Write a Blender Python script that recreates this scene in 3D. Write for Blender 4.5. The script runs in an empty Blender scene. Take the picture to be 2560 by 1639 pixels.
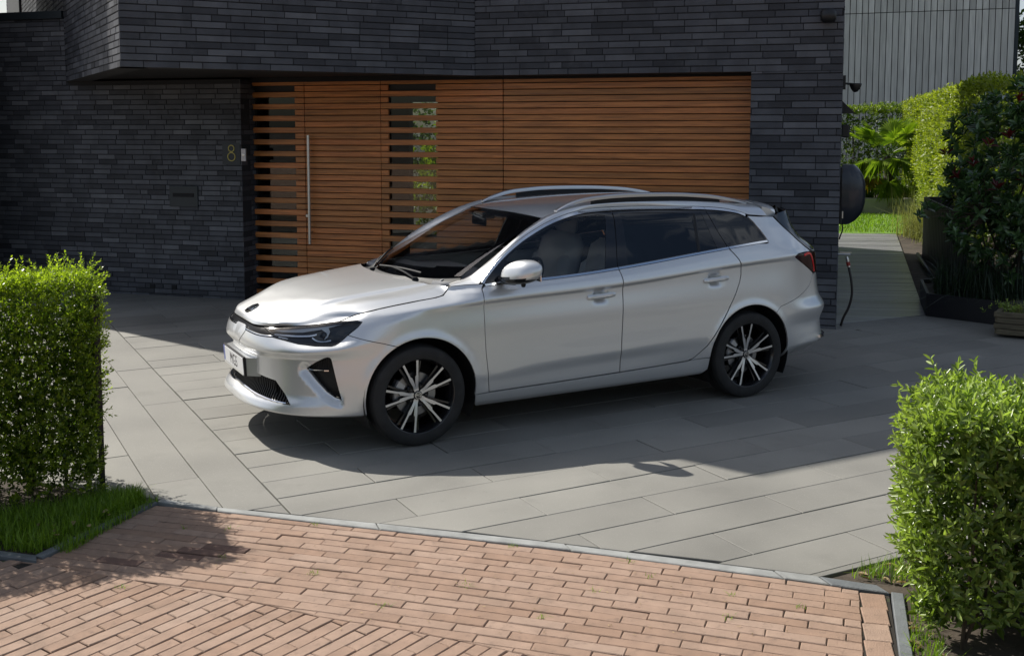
import bpy, bmesh, math, random
import numpy as np
from mathutils import Vector, Matrix, Euler
from mathutils.geometry import delaunay_2d_cdt
R = math.radians
SC = bpy.context.scene; COL = SC.collection
rng = np.random.default_rng(7); random.seed(7)

# ---------------------------------------------------------------- camera
cam = bpy.data.objects.new('camera', bpy.data.cameras.new('camera')); COL.objects.link(cam)
cam.location = (0, 0, 2.005); cam.rotation_euler = (math.pi/2 - .0921, 0, 0)
cam.data.sensor_width = 36; cam.data.lens = 38.05; cam.data.shift_y = -.0968
cam.data.clip_start = .1; cam.data.clip_end = 1500
SC.camera = cam
# ---------------------------------------------------------------- sky, sun, exposure
SUN_AZ, SUN_EL = R(-51.5), R(45.6)            # azimuth from +Y towards +X, elevation
w = bpy.data.worlds.new('World'); SC.world = w; w.use_nodes = True
nt = w.node_tree; nt.nodes.clear()
sky = nt.nodes.new('ShaderNodeTexSky'); sky.sky_type = 'NISHITA'; sky.sun_disc = False
sky.sun_elevation = SUN_EL; sky.sun_rotation = SUN_AZ; sky.air_density = 1.0; sky.dust_density = 2.2; sky.ozone_density = 1.0
tc = nt.nodes.new('ShaderNodeTexCoord')
mp = nt.nodes.new('ShaderNodeMapping'); mp.inputs['Scale'].default_value = (1.6, 1.6, 3.6); mp.inputs['Location'].default_value = (.7, .2, .1)
nz = nt.nodes.new('ShaderNodeTexNoise'); nz.inputs['Scale'].default_value = 2.1; nz.inputs['Detail'].default_value = 7; nz.inputs['Roughness'].default_value = .58
rp = nt.nodes.new('ShaderNodeValToRGB'); rp.color_ramp.elements[0].position = .45; rp.color_ramp.elements[1].position = .70
mx = nt.nodes.new('ShaderNodeMix'); mx.data_type = 'RGBA'
bgn = nt.nodes.new('ShaderNodeBackground'); bgn.inputs['Strength'].default_value = .082
on = nt.nodes.new('ShaderNodeOutputWorld')
L = nt.links.new
L(tc.outputs['Generated'], mp.inputs['Vector']); L(mp.outputs[0], nz.inputs['Vector']); L(nz.outputs['Fac'], rp.inputs['Fac'])
L(rp.outputs['Color'], mx.inputs['Factor']); L(sky.outputs[0], mx.inputs['A']); mx.inputs['B'].default_value = (6.4, 6.9, 7.6, 1)
L(mx.outputs['Result'], bgn.inputs['Color']); L(bgn.outputs[0], on.inputs['Surface'])
sd = bpy.data.lights.new('sun', 'SUN'); sd.energy = 4.6; sd.angle = R(.53); sd.color = (1, .955, .88)
sun = bpy.data.objects.new('sun', sd); COL.objects.link(sun)
_s = Vector((math.sin(SUN_AZ)*math.cos(SUN_EL), math.cos(SUN_AZ)*math.cos(SUN_EL), math.sin(SUN_EL)))
sun.rotation_euler = _s.to_track_quat('Z', 'Y').to_euler(); sun.location = (-20, 20, 30)
SC.view_settings.view_transform = 'Standard'; SC.view_settings.look = 'None'
SC.view_settings.exposure = .42; SC.view_settings.gamma = 1; SC.view_settings.use_curve_mapping = False
SC.cycles.max_bounces = 8; SC.cycles.transparent_max_bounces = 24; SC.cycles.diffuse_bounces = 4
SC.cycles.caustics_reflective = False; SC.cycles.caustics_refractive = False
# ---------------------------------------------------------------- helpers
def tag(o, label=None, cat=None, group=None, kind=None):
    if label: o['label'] = label
    if cat: o['category'] = cat
    if group: o['group'] = group
    if kind: o['kind'] = kind
    return o
def empty(name, loc=(0,0,0), rz=0, label=None, cat=None, group=None, kind=None):
    o = bpy.data.objects.new(name, None); COL.objects.link(o); o.location = loc; o.rotation_euler = (0,0,rz); o.empty_display_size = .1
    return tag(o, label, cat, group, kind)
def obj(name, me, parent=None, mats=None, loc=None, rot=None):
    o = bpy.data.objects.new(name, me); COL.objects.link(o)
    if parent is not None: o.parent = parent
    if mats is not None and not me.materials:
        for m in (mats if isinstance(mats, (list, tuple)) else [mats]): me.materials.append(m)
    if loc is not None: o.location = loc
    if rot is not None: o.rotation_euler = rot
    return o
def copy_tree(o, parent=None):
    c = o.copy(); COL.objects.link(c); c.parent = parent
    for ch in list(o.children): copy_tree(ch, c)
    return c

def mesh(name, V, F, tint=None, smooth=False, mi=None, normals=None):
    me = bpy.data.meshes.new(name)
    me.from_pydata([tuple(v) for v in V], [], [tuple(f) for f in F]); 
    if tint is not None:
        a = me.attributes.new('tint', 'FLOAT', 'FACE'); a.data.foreach_set('value', np.asarray(tint, np.float32))
    if mi is not None: me.polygons.foreach_set('material_index', np.asarray(mi, np.int32))
    if smooth: me.polygons.foreach_set('use_smooth', np.ones(len(me.polygons), bool))
    me.update()
    if normals is not None: me.normals_split_custom_set_from_vertices([tuple(n) for n in normals])
    return me
def fast_mesh(name, V, F4, tint=None, smooth=False):
    """V (n,3), F4 (m,k) all faces of k corners"""
    V = np.ascontiguousarray(V, np.float32); F4 = np.ascontiguousarray(F4, np.int32); m, k = F4.shape
    me = bpy.data.meshes.new(name); me.vertices.add(len(V)); me.vertices.foreach_set('co', V.ravel())
    me.loops.add(m*k); me.loops.foreach_set('vertex_index', F4.ravel())
    me.polygons.add(m); me.polygons.foreach_set('loop_start', np.arange(0, m*k, k, dtype=np.int32))
    if smooth: me.polygons.foreach_set('use_smooth', np.ones(m, bool))
    me.update(calc_edges=True)
    if tint is not None:
        a = me.attributes.new('tint', 'FLOAT', 'FACE'); a.data.foreach_set('value', np.asarray(tint, np.float32))
    return me

class MB:
    """collects boxes, prisms, tubes and lathes into one mesh"""
    def __init__(s): s.v = []; s.f = []; s.t = []; s.m = []; s.mat = 0; s.tint = .5
    def add(s, V, F):
        b = len(s.v); s.v += [tuple(v) for v in V]
        for f in F: s.f.append(tuple(i+b for i in f)); s.t.append(s.tint); s.m.append(s.mat)
    def box(s, c, d, M=None, bev=0):
        x, y, z = d[0]/2, d[1]/2, d[2]/2; c = Vector(c)
        if bev:
            b = min(bev, x*.9, y*.9, z*.9); P = []; idx = {}
            for sx in (-1,1):
                for sy in (-1,1):
                    for sz in (-1,1):
                        for k in range(3):
                            p = [sx*(x-b), sy*(y-b), sz*(z-b)]; p[k] = (sx*x, sy*y, sz*z)[k]
                            idx[(sx,sy,sz,k)] = len(P); P.append(Vector(p))
            F = []
            for k in range(3):
                a, bb = [(1,2),(2,0),(0,1)][k]
                for sg in (-1,1):
                    q = []
                    for (p1, p2) in ((-1,-1),(1,-1),(1,1),(-1,1)):
                        t = [0,0,0]; t[k] = sg; t[a] = p1; t[bb] = p2; q.append(idx[(t[0],t[1],t[2],k)])
                    F.append(q if sg > 0 else q[::-1])
            for k in range(3):      # edge strips, along axis k
                a, bb = [(1,2),(2,0),(0,1)][k]
                for p1 in (-1,1):
                    for p2 in (-1,1):
                        t0 = [0,0,0]; t0[k] = -1; t0[a] = p1; t0[bb] = p2; t1 = list(t0); t1[k] = 1
                        q = [idx[(*t0,a)], idx[(*t1,a)], idx[(*t1,bb)], idx[(*t0,bb)]]
                        F.append(q if p1*p2 < 0 else q[::-1])
            for sx in (-1,1):
                for sy in (-1,1):
                    for sz in (-1,1):
                        q = [idx[(sx,sy,sz,k)] for k in range(3)]; F.append(q if sx*sy*sz > 0 else q[::-1])
        else:
            P = [Vector((a,b,e)) for a in (-x,x) for b in (-y,y) for e in (-z,z)]
            F = [(0,1,3,2),(4,6,7,5),(0,4,5,1),(2,3,7,6),(0,2,6,4),(1,5,7,3)]
        if M is not None: P = [M @ p for p in P]
        s.add([p+c for p in P], F)
    def prism(s, pts, z0, z1, bev=0):
        """polygon (x,y) counter-clockwise, extruded z0..z1, optional top chamfer"""
        n = len(pts); V = [(p[0],p[1],z0) for p in pts]
        if bev:
            V += [(p[0],p[1],z1-bev) for p in pts]; c = np.mean(np.array(pts), 0)
            q = inset(pts, bev); V += [(p[0],p[1],z1) for p in q]; k = 3
        else: V += [(p[0],p[1],z1) for p in pts]; k = 2
        F = [tuple(range(n))[::-1], tuple(range((k-1)*n, k*n))]
        for j in range(k-1):
            for i in range(n): F.append((j*n+i, j*n+(i+1)%n, (j+1)*n+(i+1)%n, (j+1)*n+i))
        s.add(V, F)
    def tube(s, path, r, n=8, cap=True, prof=None):
        P = [Vector(p) for p in path]; rs = r if isinstance(r, (list, tuple)) else [r]*len(P); V = []
        up = Vector((0,0,1)); last = None
        for i, p in enumerate(P):
            t = (P[min(i+1,len(P)-1)]-P[max(i-1,0)]).normalized()
            if last is None: a = t.cross(up if abs(t.z) < .95 else Vector((1,0,0))).normalized()
            else: a = (last - t*last.dot(t)).normalized()
            last = a; b = t.cross(a)
            for k in range(n):
                an = 2*math.pi*k/n; V.append(p + (a*math.cos(an)+b*math.sin(an))*rs[i])
        F = []
        for i in range(len(P)-1):
            for k in range(n): F.append((i*n+k, i*n+(k+1)%n, (i+1)*n+(k+1)%n, (i+1)*n+k))
        if cap: F += [tuple(range(n))[::-1], tuple(range((len(P)-1)*n, len(P)*n))]
        s.add(V, F)
    def lathe(s, prof, n=32, axis='y', c=(0,0,0), a0=0, a1=2*math.pi, closed=False):
        """prof: (r, h) pairs, turned about axis through c"""
        full = abs(a1-a0-2*math.pi) < 1e-6; m = n if full else n+1; V = []
        for i in range(m):
            an = a0+(a1-a0)*i/n; ca, sa = math.cos(an), math.sin(an)
            for r, h in prof:
                p = (r*ca, h, r*sa) if axis == 'y' else ((r*ca, r*sa, h) if axis == 'z' else (h, r*ca, r*sa))
                V.append((p[0]+c[0], p[1]+c[1], p[2]+c[2]))
        k = len(prof); F = []
        for i in range(n):
            j = (i+1) % m
            for q in range(k-1): F.append((i*k+q, i*k+q+1, j*k+q+1, j*k+q))
            if closed: F.append((i*k+k-1, i*k, j*k, j*k+k-1))
        s.add(V, F)
    def build(s, name, mats, parent=None, smooth=False, angle=None, loc=None, rz=0, fixn=False):
        me = mesh(name, s.v, s.f, s.t, smooth or angle is not None, s.m)
        if fixn:
            bm = bmesh.new(); bm.from_mesh(me); bmesh.ops.recalc_face_normals(bm, faces=bm.faces); bm.to_mesh(me); bm.free()
        if angle is not None: me.set_sharp_from_angle(angle=R(angle))
        return obj(name, me, parent, mats, loc, (0,0,rz) if rz else None)

def inset(pts, d):
    """move a counter-clockwise polygon's sides inward by d"""
    P = np.array(pts, float); n = len(P); out = []
    for i in range(n):
        a, b, c = P[i-1], P[i], P[(i+1)%n]
        e1 = b-a; e2 = c-b; e1 /= max(np.hypot(*e1),1e-9); e2 /= max(np.hypot(*e2),1e-9)
        n1 = np.array([-e1[1], e1[0]]); n2 = np.array([-e2[1], e2[0]]); m = n1+n2; l = m@m
        m = m*(2/l) if l > .3 else m*(1/max(math.sqrt(l),.2))
        out.append(b+m*d)
    return np.array(out)
def area2(p): p = np.array(p); x, y = p[:,0], p[:,1]; return float(np.sum(x*np.roll(y,-1)-np.roll(x,-1)*y))
def ccw(p): return list(p) if area2(p) > 0 else list(p)[::-1]
def clip(poly, a, b):
    """keep the part of poly left of the line a->b"""
    a = np.array(a, float); d = np.array(b, float)-a; nrm = np.array([-d[1], d[0]])
    out = []; P = [np.array(p, float) for p in poly]
    for i in range(len(P)):
        p, q = P[i], P[(i+1)%len(P)]; dp, dq = (p-a)@nrm, (q-a)@nrm
        if dp >= 0: out.append(p)
        if dp*dq < 0: out.append(p+(q-p)*(dp/(dp-dq)))
    return out
def inside(poly, X, Y):
    c = np.zeros(X.shape, bool); n = len(poly)
    for i in range(n):
        x0, y0 = poly[i]; x1, y1 = poly[(i+1)%n]
        if y0 == y1: continue
        m = ((y0 > Y) != (y1 > Y)) & (X < (x1-x0)*(Y-y0)/(y1-y0)+x0); c ^= m
    return c
def dist_edges(poly, X, Y):
    d = np.full(X.shape, 1e9)
    for i in range(len(poly)):
        a = np.array(poly[i]); b = np.array(poly[(i+1)%len(poly)]); e = b-a; l = max(e@e, 1e-12)
        t = np.clip(((X-a[0])*e[0]+(Y-a[1])*e[1])/l, 0, 1); d = np.minimum(d, np.hypot(X-a[0]-t*e[0], Y-a[1]-t*e[1]))
    return d
def resample(poly, step, closed=True):
    out = []; n = len(poly)
    for i in range(n if closed else n-1):
        a = np.array(poly[i], float); b = np.array(poly[(i+1)%n], float); k = max(1, int(math.ceil(np.hypot(*(b-a))/step)))
        for j in range(k): out.append(a+(b-a)*j/k)
    if not closed: out.append(np.array(poly[-1], float))
    return np.array(out)
def smooth_line(pts, step=.03, closed=False):
    """centripetal-like Catmull-Rom through pts, resampled"""
    P = [np.array(p, float) for p in pts]; n = len(P); out = []
    for i in range(n if closed else n-1):
        p0 = P[i-1] if (i > 0 or closed) else 2*P[0]-P[1]; p1 = P[i]; p2 = P[(i+1)%n]
        p3 = P[(i+2)%n] if (i+2 < n or closed) else 2*P[-1]-P[-2]
        l = np.linalg.norm(p2-p1); k = max(1, int(math.ceil(l/step)))
        l0 = max(np.linalg.norm(p1-p0), 1e-6); l2 = max(np.linalg.norm(p3-p2), 1e-6); l = max(l, 1e-6)
        m1 = ((p1-p0)/l0*l + (p2-p1)/l*l0)/(l0+l)*l; m2 = ((p2-p1)/l*l2 + (p3-p2)/l2*l)/(l+l2)*l
        for j in range(k):
            t = j/k; out.append((2*t**3-3*t*t+1)*p1+(t**3-2*t*t+t)*m1+(-2*t**3+3*t*t)*p2+(t**3-t*t)*m2)
    if not closed: out.append(P[-1])
    return np.array(out)

# ---------------------------------------------------------------- materials
MATS = {}; M = MATS
def mat(name, col, rough=.5, metal=0, spec=.5, coat=0, coat_r=.05, var=0, vscale=8, bump=0, bscale=60, tintv=0, stretch=None, emit=None, trans=None,
        hue=None, rvar=0, sss=None, aniso=None, mottle=None):
    """Principled material: noise colour variation, per-piece tint attribute, fine bump"""
    m = bpy.data.materials.new(name); m.use_nodes = True; N = m.node_tree.nodes; K = m.node_tree.links.new
    b = N['Principled BSDF']; b.inputs['Roughness'].default_value = rough; b.inputs['Metallic'].default_value = metal
    b.inputs['Specular IOR Level'].default_value = spec; b.inputs['Coat Weight'].default_value = coat; b.inputs['Coat Roughness'].default_value = coat_r
    src = None
    tcn = N.new('ShaderNodeNewGeometry'); vec = tcn.outputs['Position']
    if stretch:
        mpn = N.new('ShaderNodeMapping'); mpn.inputs['Scale'].default_value = stretch; K(vec, mpn.inputs['Vector']); vec = mpn.outputs[0]
    rgb = N.new('ShaderNodeRGB'); rgb.outputs[0].default_value = (*col, 1); cur = rgb.outputs[0]
    def mul(cur, fac_socket, lo, hi):
        mr = N.new('ShaderNodeMapRange'); mr.inputs['To Min'].default_value = lo; mr.inputs['To Max'].default_value = hi; K(fac_socket, mr.inputs['Value'])
        vm = N.new('ShaderNodeVectorMath'); vm.operation = 'SCALE'; K(cur, vm.inputs[0]); K(mr.outputs[0], vm.inputs['Scale']); return vm.outputs[0]
    if tintv or hue:
        at = N.new('ShaderNodeAttribute'); at.attribute_name = 'tint'
        if hue:
            mxx = N.new('ShaderNodeMix'); mxx.data_type = 'RGBA'; K(at.outputs['Fac'], mxx.inputs['Factor']); K(cur, mxx.inputs['A']); mxx.inputs['B'].default_value = (*hue, 1); cur = mxx.outputs['Result']
        if tintv: cur = mul(cur, at.outputs['Fac'], 1-tintv, 1+tintv)
    if var:
        n1 = N.new('ShaderNodeTexNoise'); n1.inputs['Scale'].default_value = vscale; n1.inputs['Detail'].default_value = 5; K(vec, n1.inputs['Vector'])
        mr = N.new('ShaderNodeMapRange'); mr.inputs['From Min'].default_value = .3; mr.inputs['From Max'].default_value = .7; K(n1.outputs['Fac'], mr.inputs['Value'])
        cur = mul(cur, mr.outputs[0], 1-var, 1+var)
        if rvar:
            m2 = N.new('ShaderNodeMapRange'); m2.inputs['To Min'].default_value = rough-rvar; m2.inputs['To Max'].default_value = rough+rvar; K(mr.outputs[0], m2.inputs['Value']); K(m2.outputs[0], b.inputs['Roughness'])
    for (mc, ms, lo, hi) in (mottle if isinstance(mottle, list) else [mottle] if mottle else []):
        n3 = N.new('ShaderNodeTexNoise'); n3.inputs['Scale'].default_value = ms; n3.inputs['Detail'].default_value = 8; n3.inputs['Roughness'].default_value = .65; K(vec, n3.inputs['Vector'])
        mr3 = N.new('ShaderNodeMapRange'); mr3.inputs['From Min'].default_value = lo; mr3.inputs['From Max'].default_value = hi; K(n3.outputs['Fac'], mr3.inputs['Value'])
        mx3 = N.new('ShaderNodeMix'); mx3.data_type = 'RGBA'; K(mr3.outputs[0], mx3.inputs['Factor']); K(cur, mx3.inputs['A']); mx3.inputs['B'].default_value = (*mc, 1); cur = mx3.outputs['Result']
    K(cur, b.inputs['Base Color'])
    if bump:
        n2 = N.new('ShaderNodeTexNoise'); n2.inputs['Scale'].default_value = bscale; n2.inputs['Detail'].default_value = 4; K(vec, n2.inputs['Vector'])
        bp = N.new('ShaderNodeBump'); bp.inputs['Strength'].default_value = bump; bp.inputs['Distance'].default_value = .01; K(n2.outputs['Fac'], bp.inputs['Height']); K(bp.outputs[0], b.inputs['Normal'])
    if emit: b.inputs['Emission Color'].default_value = (*emit[0], 1); b.inputs['Emission Strength'].default_value = emit[1]
    if trans:                                   # thin leaf: part of the light passes through
        tr = N.new('ShaderNodeBsdfTranslucent'); mxs = N.new('ShaderNodeMixShader'); mxs.inputs[0].default_value = trans[1]
        g = N.new('ShaderNodeMix'); g.data_type = 'RGBA'; g.blend_type = 'MULTIPLY'; g.inputs['Factor'].default_value = 1; K(cur, g.inputs['A']); g.inputs['B'].default_value = (*trans[0], 1)
        K(g.outputs['Result'], tr.inputs['Color']); K(b.outputs[0], mxs.inputs[1]); K(tr.outputs[0], mxs.inputs[2]); K(mxs.outputs[0], N['Material Output'].inputs['Surface'])
    MATS[name] = m; return m
def glass(name, tint, refl_tint=(1,1,1), ior=1.5, rough=.0):
    """thin pane: tinted see-through plus Fresnel reflection"""
    m = bpy.data.materials.new(name); m.use_nodes = True; N = m.node_tree.nodes; K = m.node_tree.links.new; N.clear()
    o = N.new('ShaderNodeOutputMaterial'); t = N.new('ShaderNodeBsdfTransparent'); t.inputs['Color'].default_value = (*tint, 1)
    g = N.new('ShaderNodeBsdfGlossy'); g.inputs['Roughness'].default_value = rough; g.inputs['Color'].default_value = (*refl_tint, 1)
    fr = N.new('ShaderNodeFresnel'); fr.inputs['IOR'].default_value = ior; mx = N.new('ShaderNodeMixShader')
    K(fr.outputs[0], mx.inputs[0]); K(t.outputs[0], mx.inputs[1]); K(g.outputs[0], mx.inputs[2]); K(mx.outputs[0], o.inputs['Surface'])
    MATS[name] = m; return m
def text_mesh(s, size, depth=0):
    cu = bpy.data.curves.new('lettering', 'FONT'); cu.body = s; cu.size = size; cu.extrude = depth; cu.align_x = 'CENTER'; cu.align_y = 'CENTER'; cu.resolution_u = 3
    o = bpy.data.objects.new('lettering_tmp', cu); COL.objects.link(o)
    me = bpy.data.meshes.new_from_object(o.evaluated_get(bpy.context.evaluated_depsgraph_get())); bpy.data.objects.remove(o); bpy.data.curves.remove(cu)
    return me
# ---------------------------------------------------------------- ground, paving, kerb, brick road
mat('soil', (.055,.042,.030), .95, var=.35, vscale=6, bump=.6, bscale=40)
mat('street_asphalt', (.085,.082,.078), .9, var=.15, vscale=3, bump=.3, bscale=120)
mat('slab_stone', (.212,.205,.182), .72, var=.15, vscale=1.3, tintv=.17, bump=.16, bscale=300, rvar=.10, mottle=[((.36,.35,.32), 150, .60, .70), ((.14,.135,.12), 1.9, .56, .95), ((.125,.12,.105), 9, .64, .9)])
mat('joint_sand', (.045,.043,.036), .95, var=.4, vscale=14, mottle=((.05,.075,.02), 5, .60, .66))
mat('kerb_stone', (.26,.265,.255), .8, var=.22, vscale=9, tintv=.12, bump=.35, bscale=150)
mat('kerb_dark', (.125,.135,.140), .7, var=.2, vscale=9, tintv=.1, bump=.3, bscale=120)
mat('clay_paver', (.325,.207,.142), .88, var=.12, vscale=11, tintv=.17, hue=(.285,.200,.150), bump=.5, bscale=170, mottle=[((.17,.115,.085), 20, .55, .80), ((.20,.14,.10), 3.5, .55, .9)])
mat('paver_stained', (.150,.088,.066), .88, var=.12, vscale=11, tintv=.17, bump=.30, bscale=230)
mat('paver_joint', (.022,.018,.013), .95, var=.4, vscale=10, mottle=((.06,.085,.025), 6, .58, .66))
b = MB(); b.prism([(-300,-300),(300,-300),(300,300),(-300,300)], -1.2, -.16); b.build('ground', M['soil'])['kind'] = 'structure'

TH = .495; e2 = np.array([math.cos(TH), math.sin(TH)]); e1 = np.array([-math.sin(TH), math.cos(TH)])
ab = lambda a, b: a*e2+b*e1
KB = [(-6,7.2),(-2.6,5.98),(-1.934,5.735),(-1.55,5.600),(-.663,5.363),(.291,5.085),(.80,4.915),(1.404,4.708),(1.80,4.915),(4.5,6.3)]
KF = [(-1.892,5.655),(-1.57,5.545),(-.652,5.272),(.287,5.008),(.80,4.830),(1.219,4.684),(1.636,4.528)]
KBK = KB[:-2]+[(1.645,4.610),(2.4,4.34)]
def clip_front(poly):
    lo, hi = min(p[0] for p in poly), max(p[0] for p in poly); cx = (lo+hi)/2
    for (a, c) in zip(KB[:-1], KB[1:]):
        if c[0] < lo-.02 or a[0] > hi+.02: continue
        if min(c[0], hi)-max(a[0], lo) < .12*(hi-lo) and not a[0] <= cx <= c[0]: continue
        poly = clip(poly, a, c)
        if len(poly) < 3: return []
    return poly
HOUSE_O = Vector((3.254, 10.731, 0)); HOUSE_RZ = R(-16.5)
def hw(s, d):                                # house frame -> world xy
    c, n = math.cos(HOUSE_RZ), math.sin(HOUSE_RZ); return np.array([HOUSE_O.x+s*c-d*n, HOUSE_O.y+s*n+d*c])
drive = empty('driveway_paving', (0,0,0)); drive['kind'] = 'structure'
bedp = [(-9,5.9)]+[k for k in KB[2:-1]]+[(6,6.6),(11,12),(3.3,11.9),(-.1,13.2),(-9,15.5)]
b = MB(); b.prism(ccw(bedp), -.10, -.016); b.build('paving_bed', M['joint_sand'], drive)
wall_line = (hw(0,-.002), hw(-12,-.002))     # keep the street side
slabs = []
def add_slab(a0, a1, b0, b1):
    g = .0028; poly = [ab(a0+g,b0+g), ab(a1-g,b0+g), ab(a1-g,b1-g), ab(a0+g,b1-g)]
    poly = clip_front(poly)
    if len(poly) < 3: return
    inside_recess = hw(-6.68,0); pc_ = np.mean(poly, 0)
    loc = ((pc_[0]-HOUSE_O.x)*math.cos(HOUSE_RZ)+(pc_[1]-HOUSE_O.y)*math.sin(HOUSE_RZ), -(pc_[0]-HOUSE_O.x)*math.sin(HOUSE_RZ)+(pc_[1]-HOUSE_O.y)*math.cos(HOUSE_RZ))
    if loc[1] > .45 and loc[0] < .2: return
    if loc[0] < -6.66 or loc[0] > -.88:
        if loc[0] < .05: poly = clip(poly, hw(-14,-.004), hw(2,-.004)) if False else clip(poly, hw(2,-.004), hw(-14,-.004))
    else: poly = clip(poly, hw(2,.345), hw(-14,.345))
    # deck edge on the right
    if len(poly) >= 3 and loc[0] > .02: poly = clip(poly, np.array([4.60,11.62]), np.array([3.30,11.00]))
    if len(poly) < 3 or abs(area2(poly)) < .004: return
    slabs.append(poly)
for k in range(-8, 30):
    b0 = 4.74+.305*k; st = 2.77 if k % 2 == 0 else 2.17
    cuts = [1.598]+[c for c in np.arange(st-1.195*3, 12, 1.195) if c > 1.62]
    for a0, a1 in zip(cuts[:-1], cuts[1:]): add_slab(a0, a1, b0, b0+.305)
cr = {0: [3.5,5.555,8.085,9.34,10.6,11.85,13.1,14.4], 1: [3.5,4.98,6.23,8.73,9.98,11.2,12.5,13.8], 2: [3.5,5.6,6.865,8.1,9.35,10.6,11.85,13.1], 3: [3.6,6.1,7.35,8.6,9.85,11.1,12.4,13.7]}
for c in range(0, 20):
    a1 = 1.595-.2885*c; cc = cr[c] if c in cr else [v+.31*((c*7) % 4) for v in [3.3,4.5,5.75,7.0,8.25,9.5,10.75,12.0,13.3]]
    for b0, b1 in zip(cc[:-1], cc[1:]): add_slab(a1-.2885, a1, b0, b1)
def in_view(x, y, z=0, m=0):
    p = .0921; dy, dz = y, z-2.005; f = dy*math.cos(p)-dz*math.sin(p)
    if f < .2: return False
    v = (dz*math.cos(p)+dy*math.sin(p))/f; u = 1280+2706*x/f; vv = 571.6-2706*v
    return -m < u < 2560+m and -m < vv < 1639+m
for i, poly in enumerate(slabs):
    poly = ccw(poly); c = np.mean(poly, 0); dz = float(rng.normal(0, .0012)); loc = [p-c for p in poly]
    b = MB(); b.tint = float(np.clip(rng.normal(.5,.22),0,1)); b.prism(loc, -.040, 0, bev=.0025); o = b.build('slab', M['slab_stone'], drive); o.location = (c[0], c[1], dz); o.rotation_euler = (rng.normal(0,.0009), rng.normal(0,.0009), 0)
# kerb
kerb = empty('kerb', (-.6,5.3,0), 0, 'curved line of pale narrow kerb stones between grey slabs and red brick road', 'kerb')
kerb.location = (0,0,0)
def kpt(line, x): return (x, float(np.interp(x, [p[0] for p in line], [p[1] for p in line])))
def kstone(x0, x1, m, w=0):
    xs = np.linspace(x0+.003, x1-.003, 6); P = [kpt(KF, x) for x in xs]+[(kpt(KBK, x)[0]-.028, kpt(KBK, x)[1]-.004) for x in xs[::-1]]
    b = MB(); b.tint = rng.random(); b.prism(ccw(P), -.12, .004+rng.normal(0,.0015), bev=.004); b.build('kerb_stone', m, kerb)
for x0, x1 in ((-1.55,-.665),(-.665,.285),(.285,1.22),(1.22,1.405)): kstone(x0, x1, M['kerb_stone'])
kstone(1.408, 1.64, M['kerb_dark'])
def kbar(P, m, h=.01):
    b = MB(); b.tint = rng.random(); b.prism(ccw(P), -.12, h, bev=.004); b.build('kerb_stone', m, kerb)
kbar([(-1.915,5.675),(-1.560,5.545),(-1.560,5.588),(-1.90,5.715)], M['kerb_stone'], .008)
kbar([(-1.905,5.655),(-1.945,5.690),(-2.245,4.925),(-2.200,4.905)], M['kerb_dark'], .012)
kbar([(-2.21,4.865),(-2.235,4.925),(-3.2,5.20),(-3.2,5.145)], M['kerb_dark'], .012)
kbar([(1.642,4.522),(1.690,4.505),(1.500,3.86),(1.452,3.875)], M['kerb_dark'], .012)

# brick road
road = empty('brick_road', (0,0,0)); road['kind'] = 'structure'
roadp = [(-9,5.7)]+[(-2.20,4.895),(-1.90,5.655)]+[p for p in KF[1:]]+[(1.46,3.9),(1.2,2.9),(12,-1),(12,-6),(-9,-6)]
b = MB(); b.prism(ccw(roadp), -.14, -.0105); b.build('road_bed', M['paver_joint'], road)
def dirv(deg): return np.array([math.cos(R(deg)), math.sin(R(deg))])
bricks = []
BL, BW = .2385, .0668
bond_line = [(-3.2,5.16),(-2.12,4.835),(-1.168,4.482),(-.795,4.31),(-.362,4.167),(.028,4.0),(.7,3.70),(1.5,3.35)]
def below_bond(p): return p[1] < np.interp(p[0], [q[0] for q in bond_line], [q[1] for q in bond_line])
region_r = [(-2.205,4.88),(-1.905,5.645)]+[(p[0], p[1]-.006) for p in KF[1:]]+[(1.632,4.515),(1.445,3.87),(1.1,2.75),(-2.9,2.75),(-3.2,5.13)]
rx = np.array([p[0] for p in region_r]); 
b = MB(); b.prism(ccw([(-40,2.72),(1.0,2.72),(40,-9),(40,-22),(-40,-22)]), -.16, -.006); b.build('street_paving', M['clay_paver'], road)
# running bond following the slightly bowed kerb
def kerb_y(x): return np.interp(x, [p[0] for p in KF], [p[1] for p in KF])
def kerb_s(x): return -.306-.02*x
for r in range(0, 30):
    x = -2.6+(BL/2 if r % 2 else 0)+.02*math.sin(r*1.7)
    while x < 1.62:
        x1 = x+BL*.985*.957; xm = (x+x1)/2; bow = -.0*(xm)
        y = 5.10-.306*(xm-.0)-.012*(xm+.2)**2 - (r+.5)*BW*1.048 - .008
        ang = math.atan(-.306-.024*(xm+.2)); c = np.array([xm, y])
        bricks.append((c, ang, BL-.0045, BW-.0036, 0)); x = x1
def keep(c, hl, ang, kind):
    if kind == 0:
        if c[1] < np.interp(c[0], [q[0] for q in bond_line], [q[1] for q in bond_line])-.06: return False
        if c[0] > 1.66-(4.6-c[1])*.29: return False
    return True
B0 = [q for q in bricks if keep(q[0], 0, 0, 0)]
# second bond beyond the line
d54 = dirv(53.5); n54 = np.array([-d54[1], d54[0]]); B1 = []
o54 = np.array([-.795, 4.31])
for r in range(-40, 40):
    for k in range(-14, 14):
        c = o54 + n54*(r+.5)*BW + d54*(k*BL-(BL/2 if r % 2 else 0)-BL/2)
        if c[1] < np.interp(c[0], [q[0] for q in bond_line], [q[1] for q in bond_line])+.14 and 2.7 < c[1] < 5.1 and -3.3 < c[0] < 1.4: B1.append((c, math.atan2(d54[1], d54[0]), BL-.0045, BW-.0036, 1))
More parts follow.
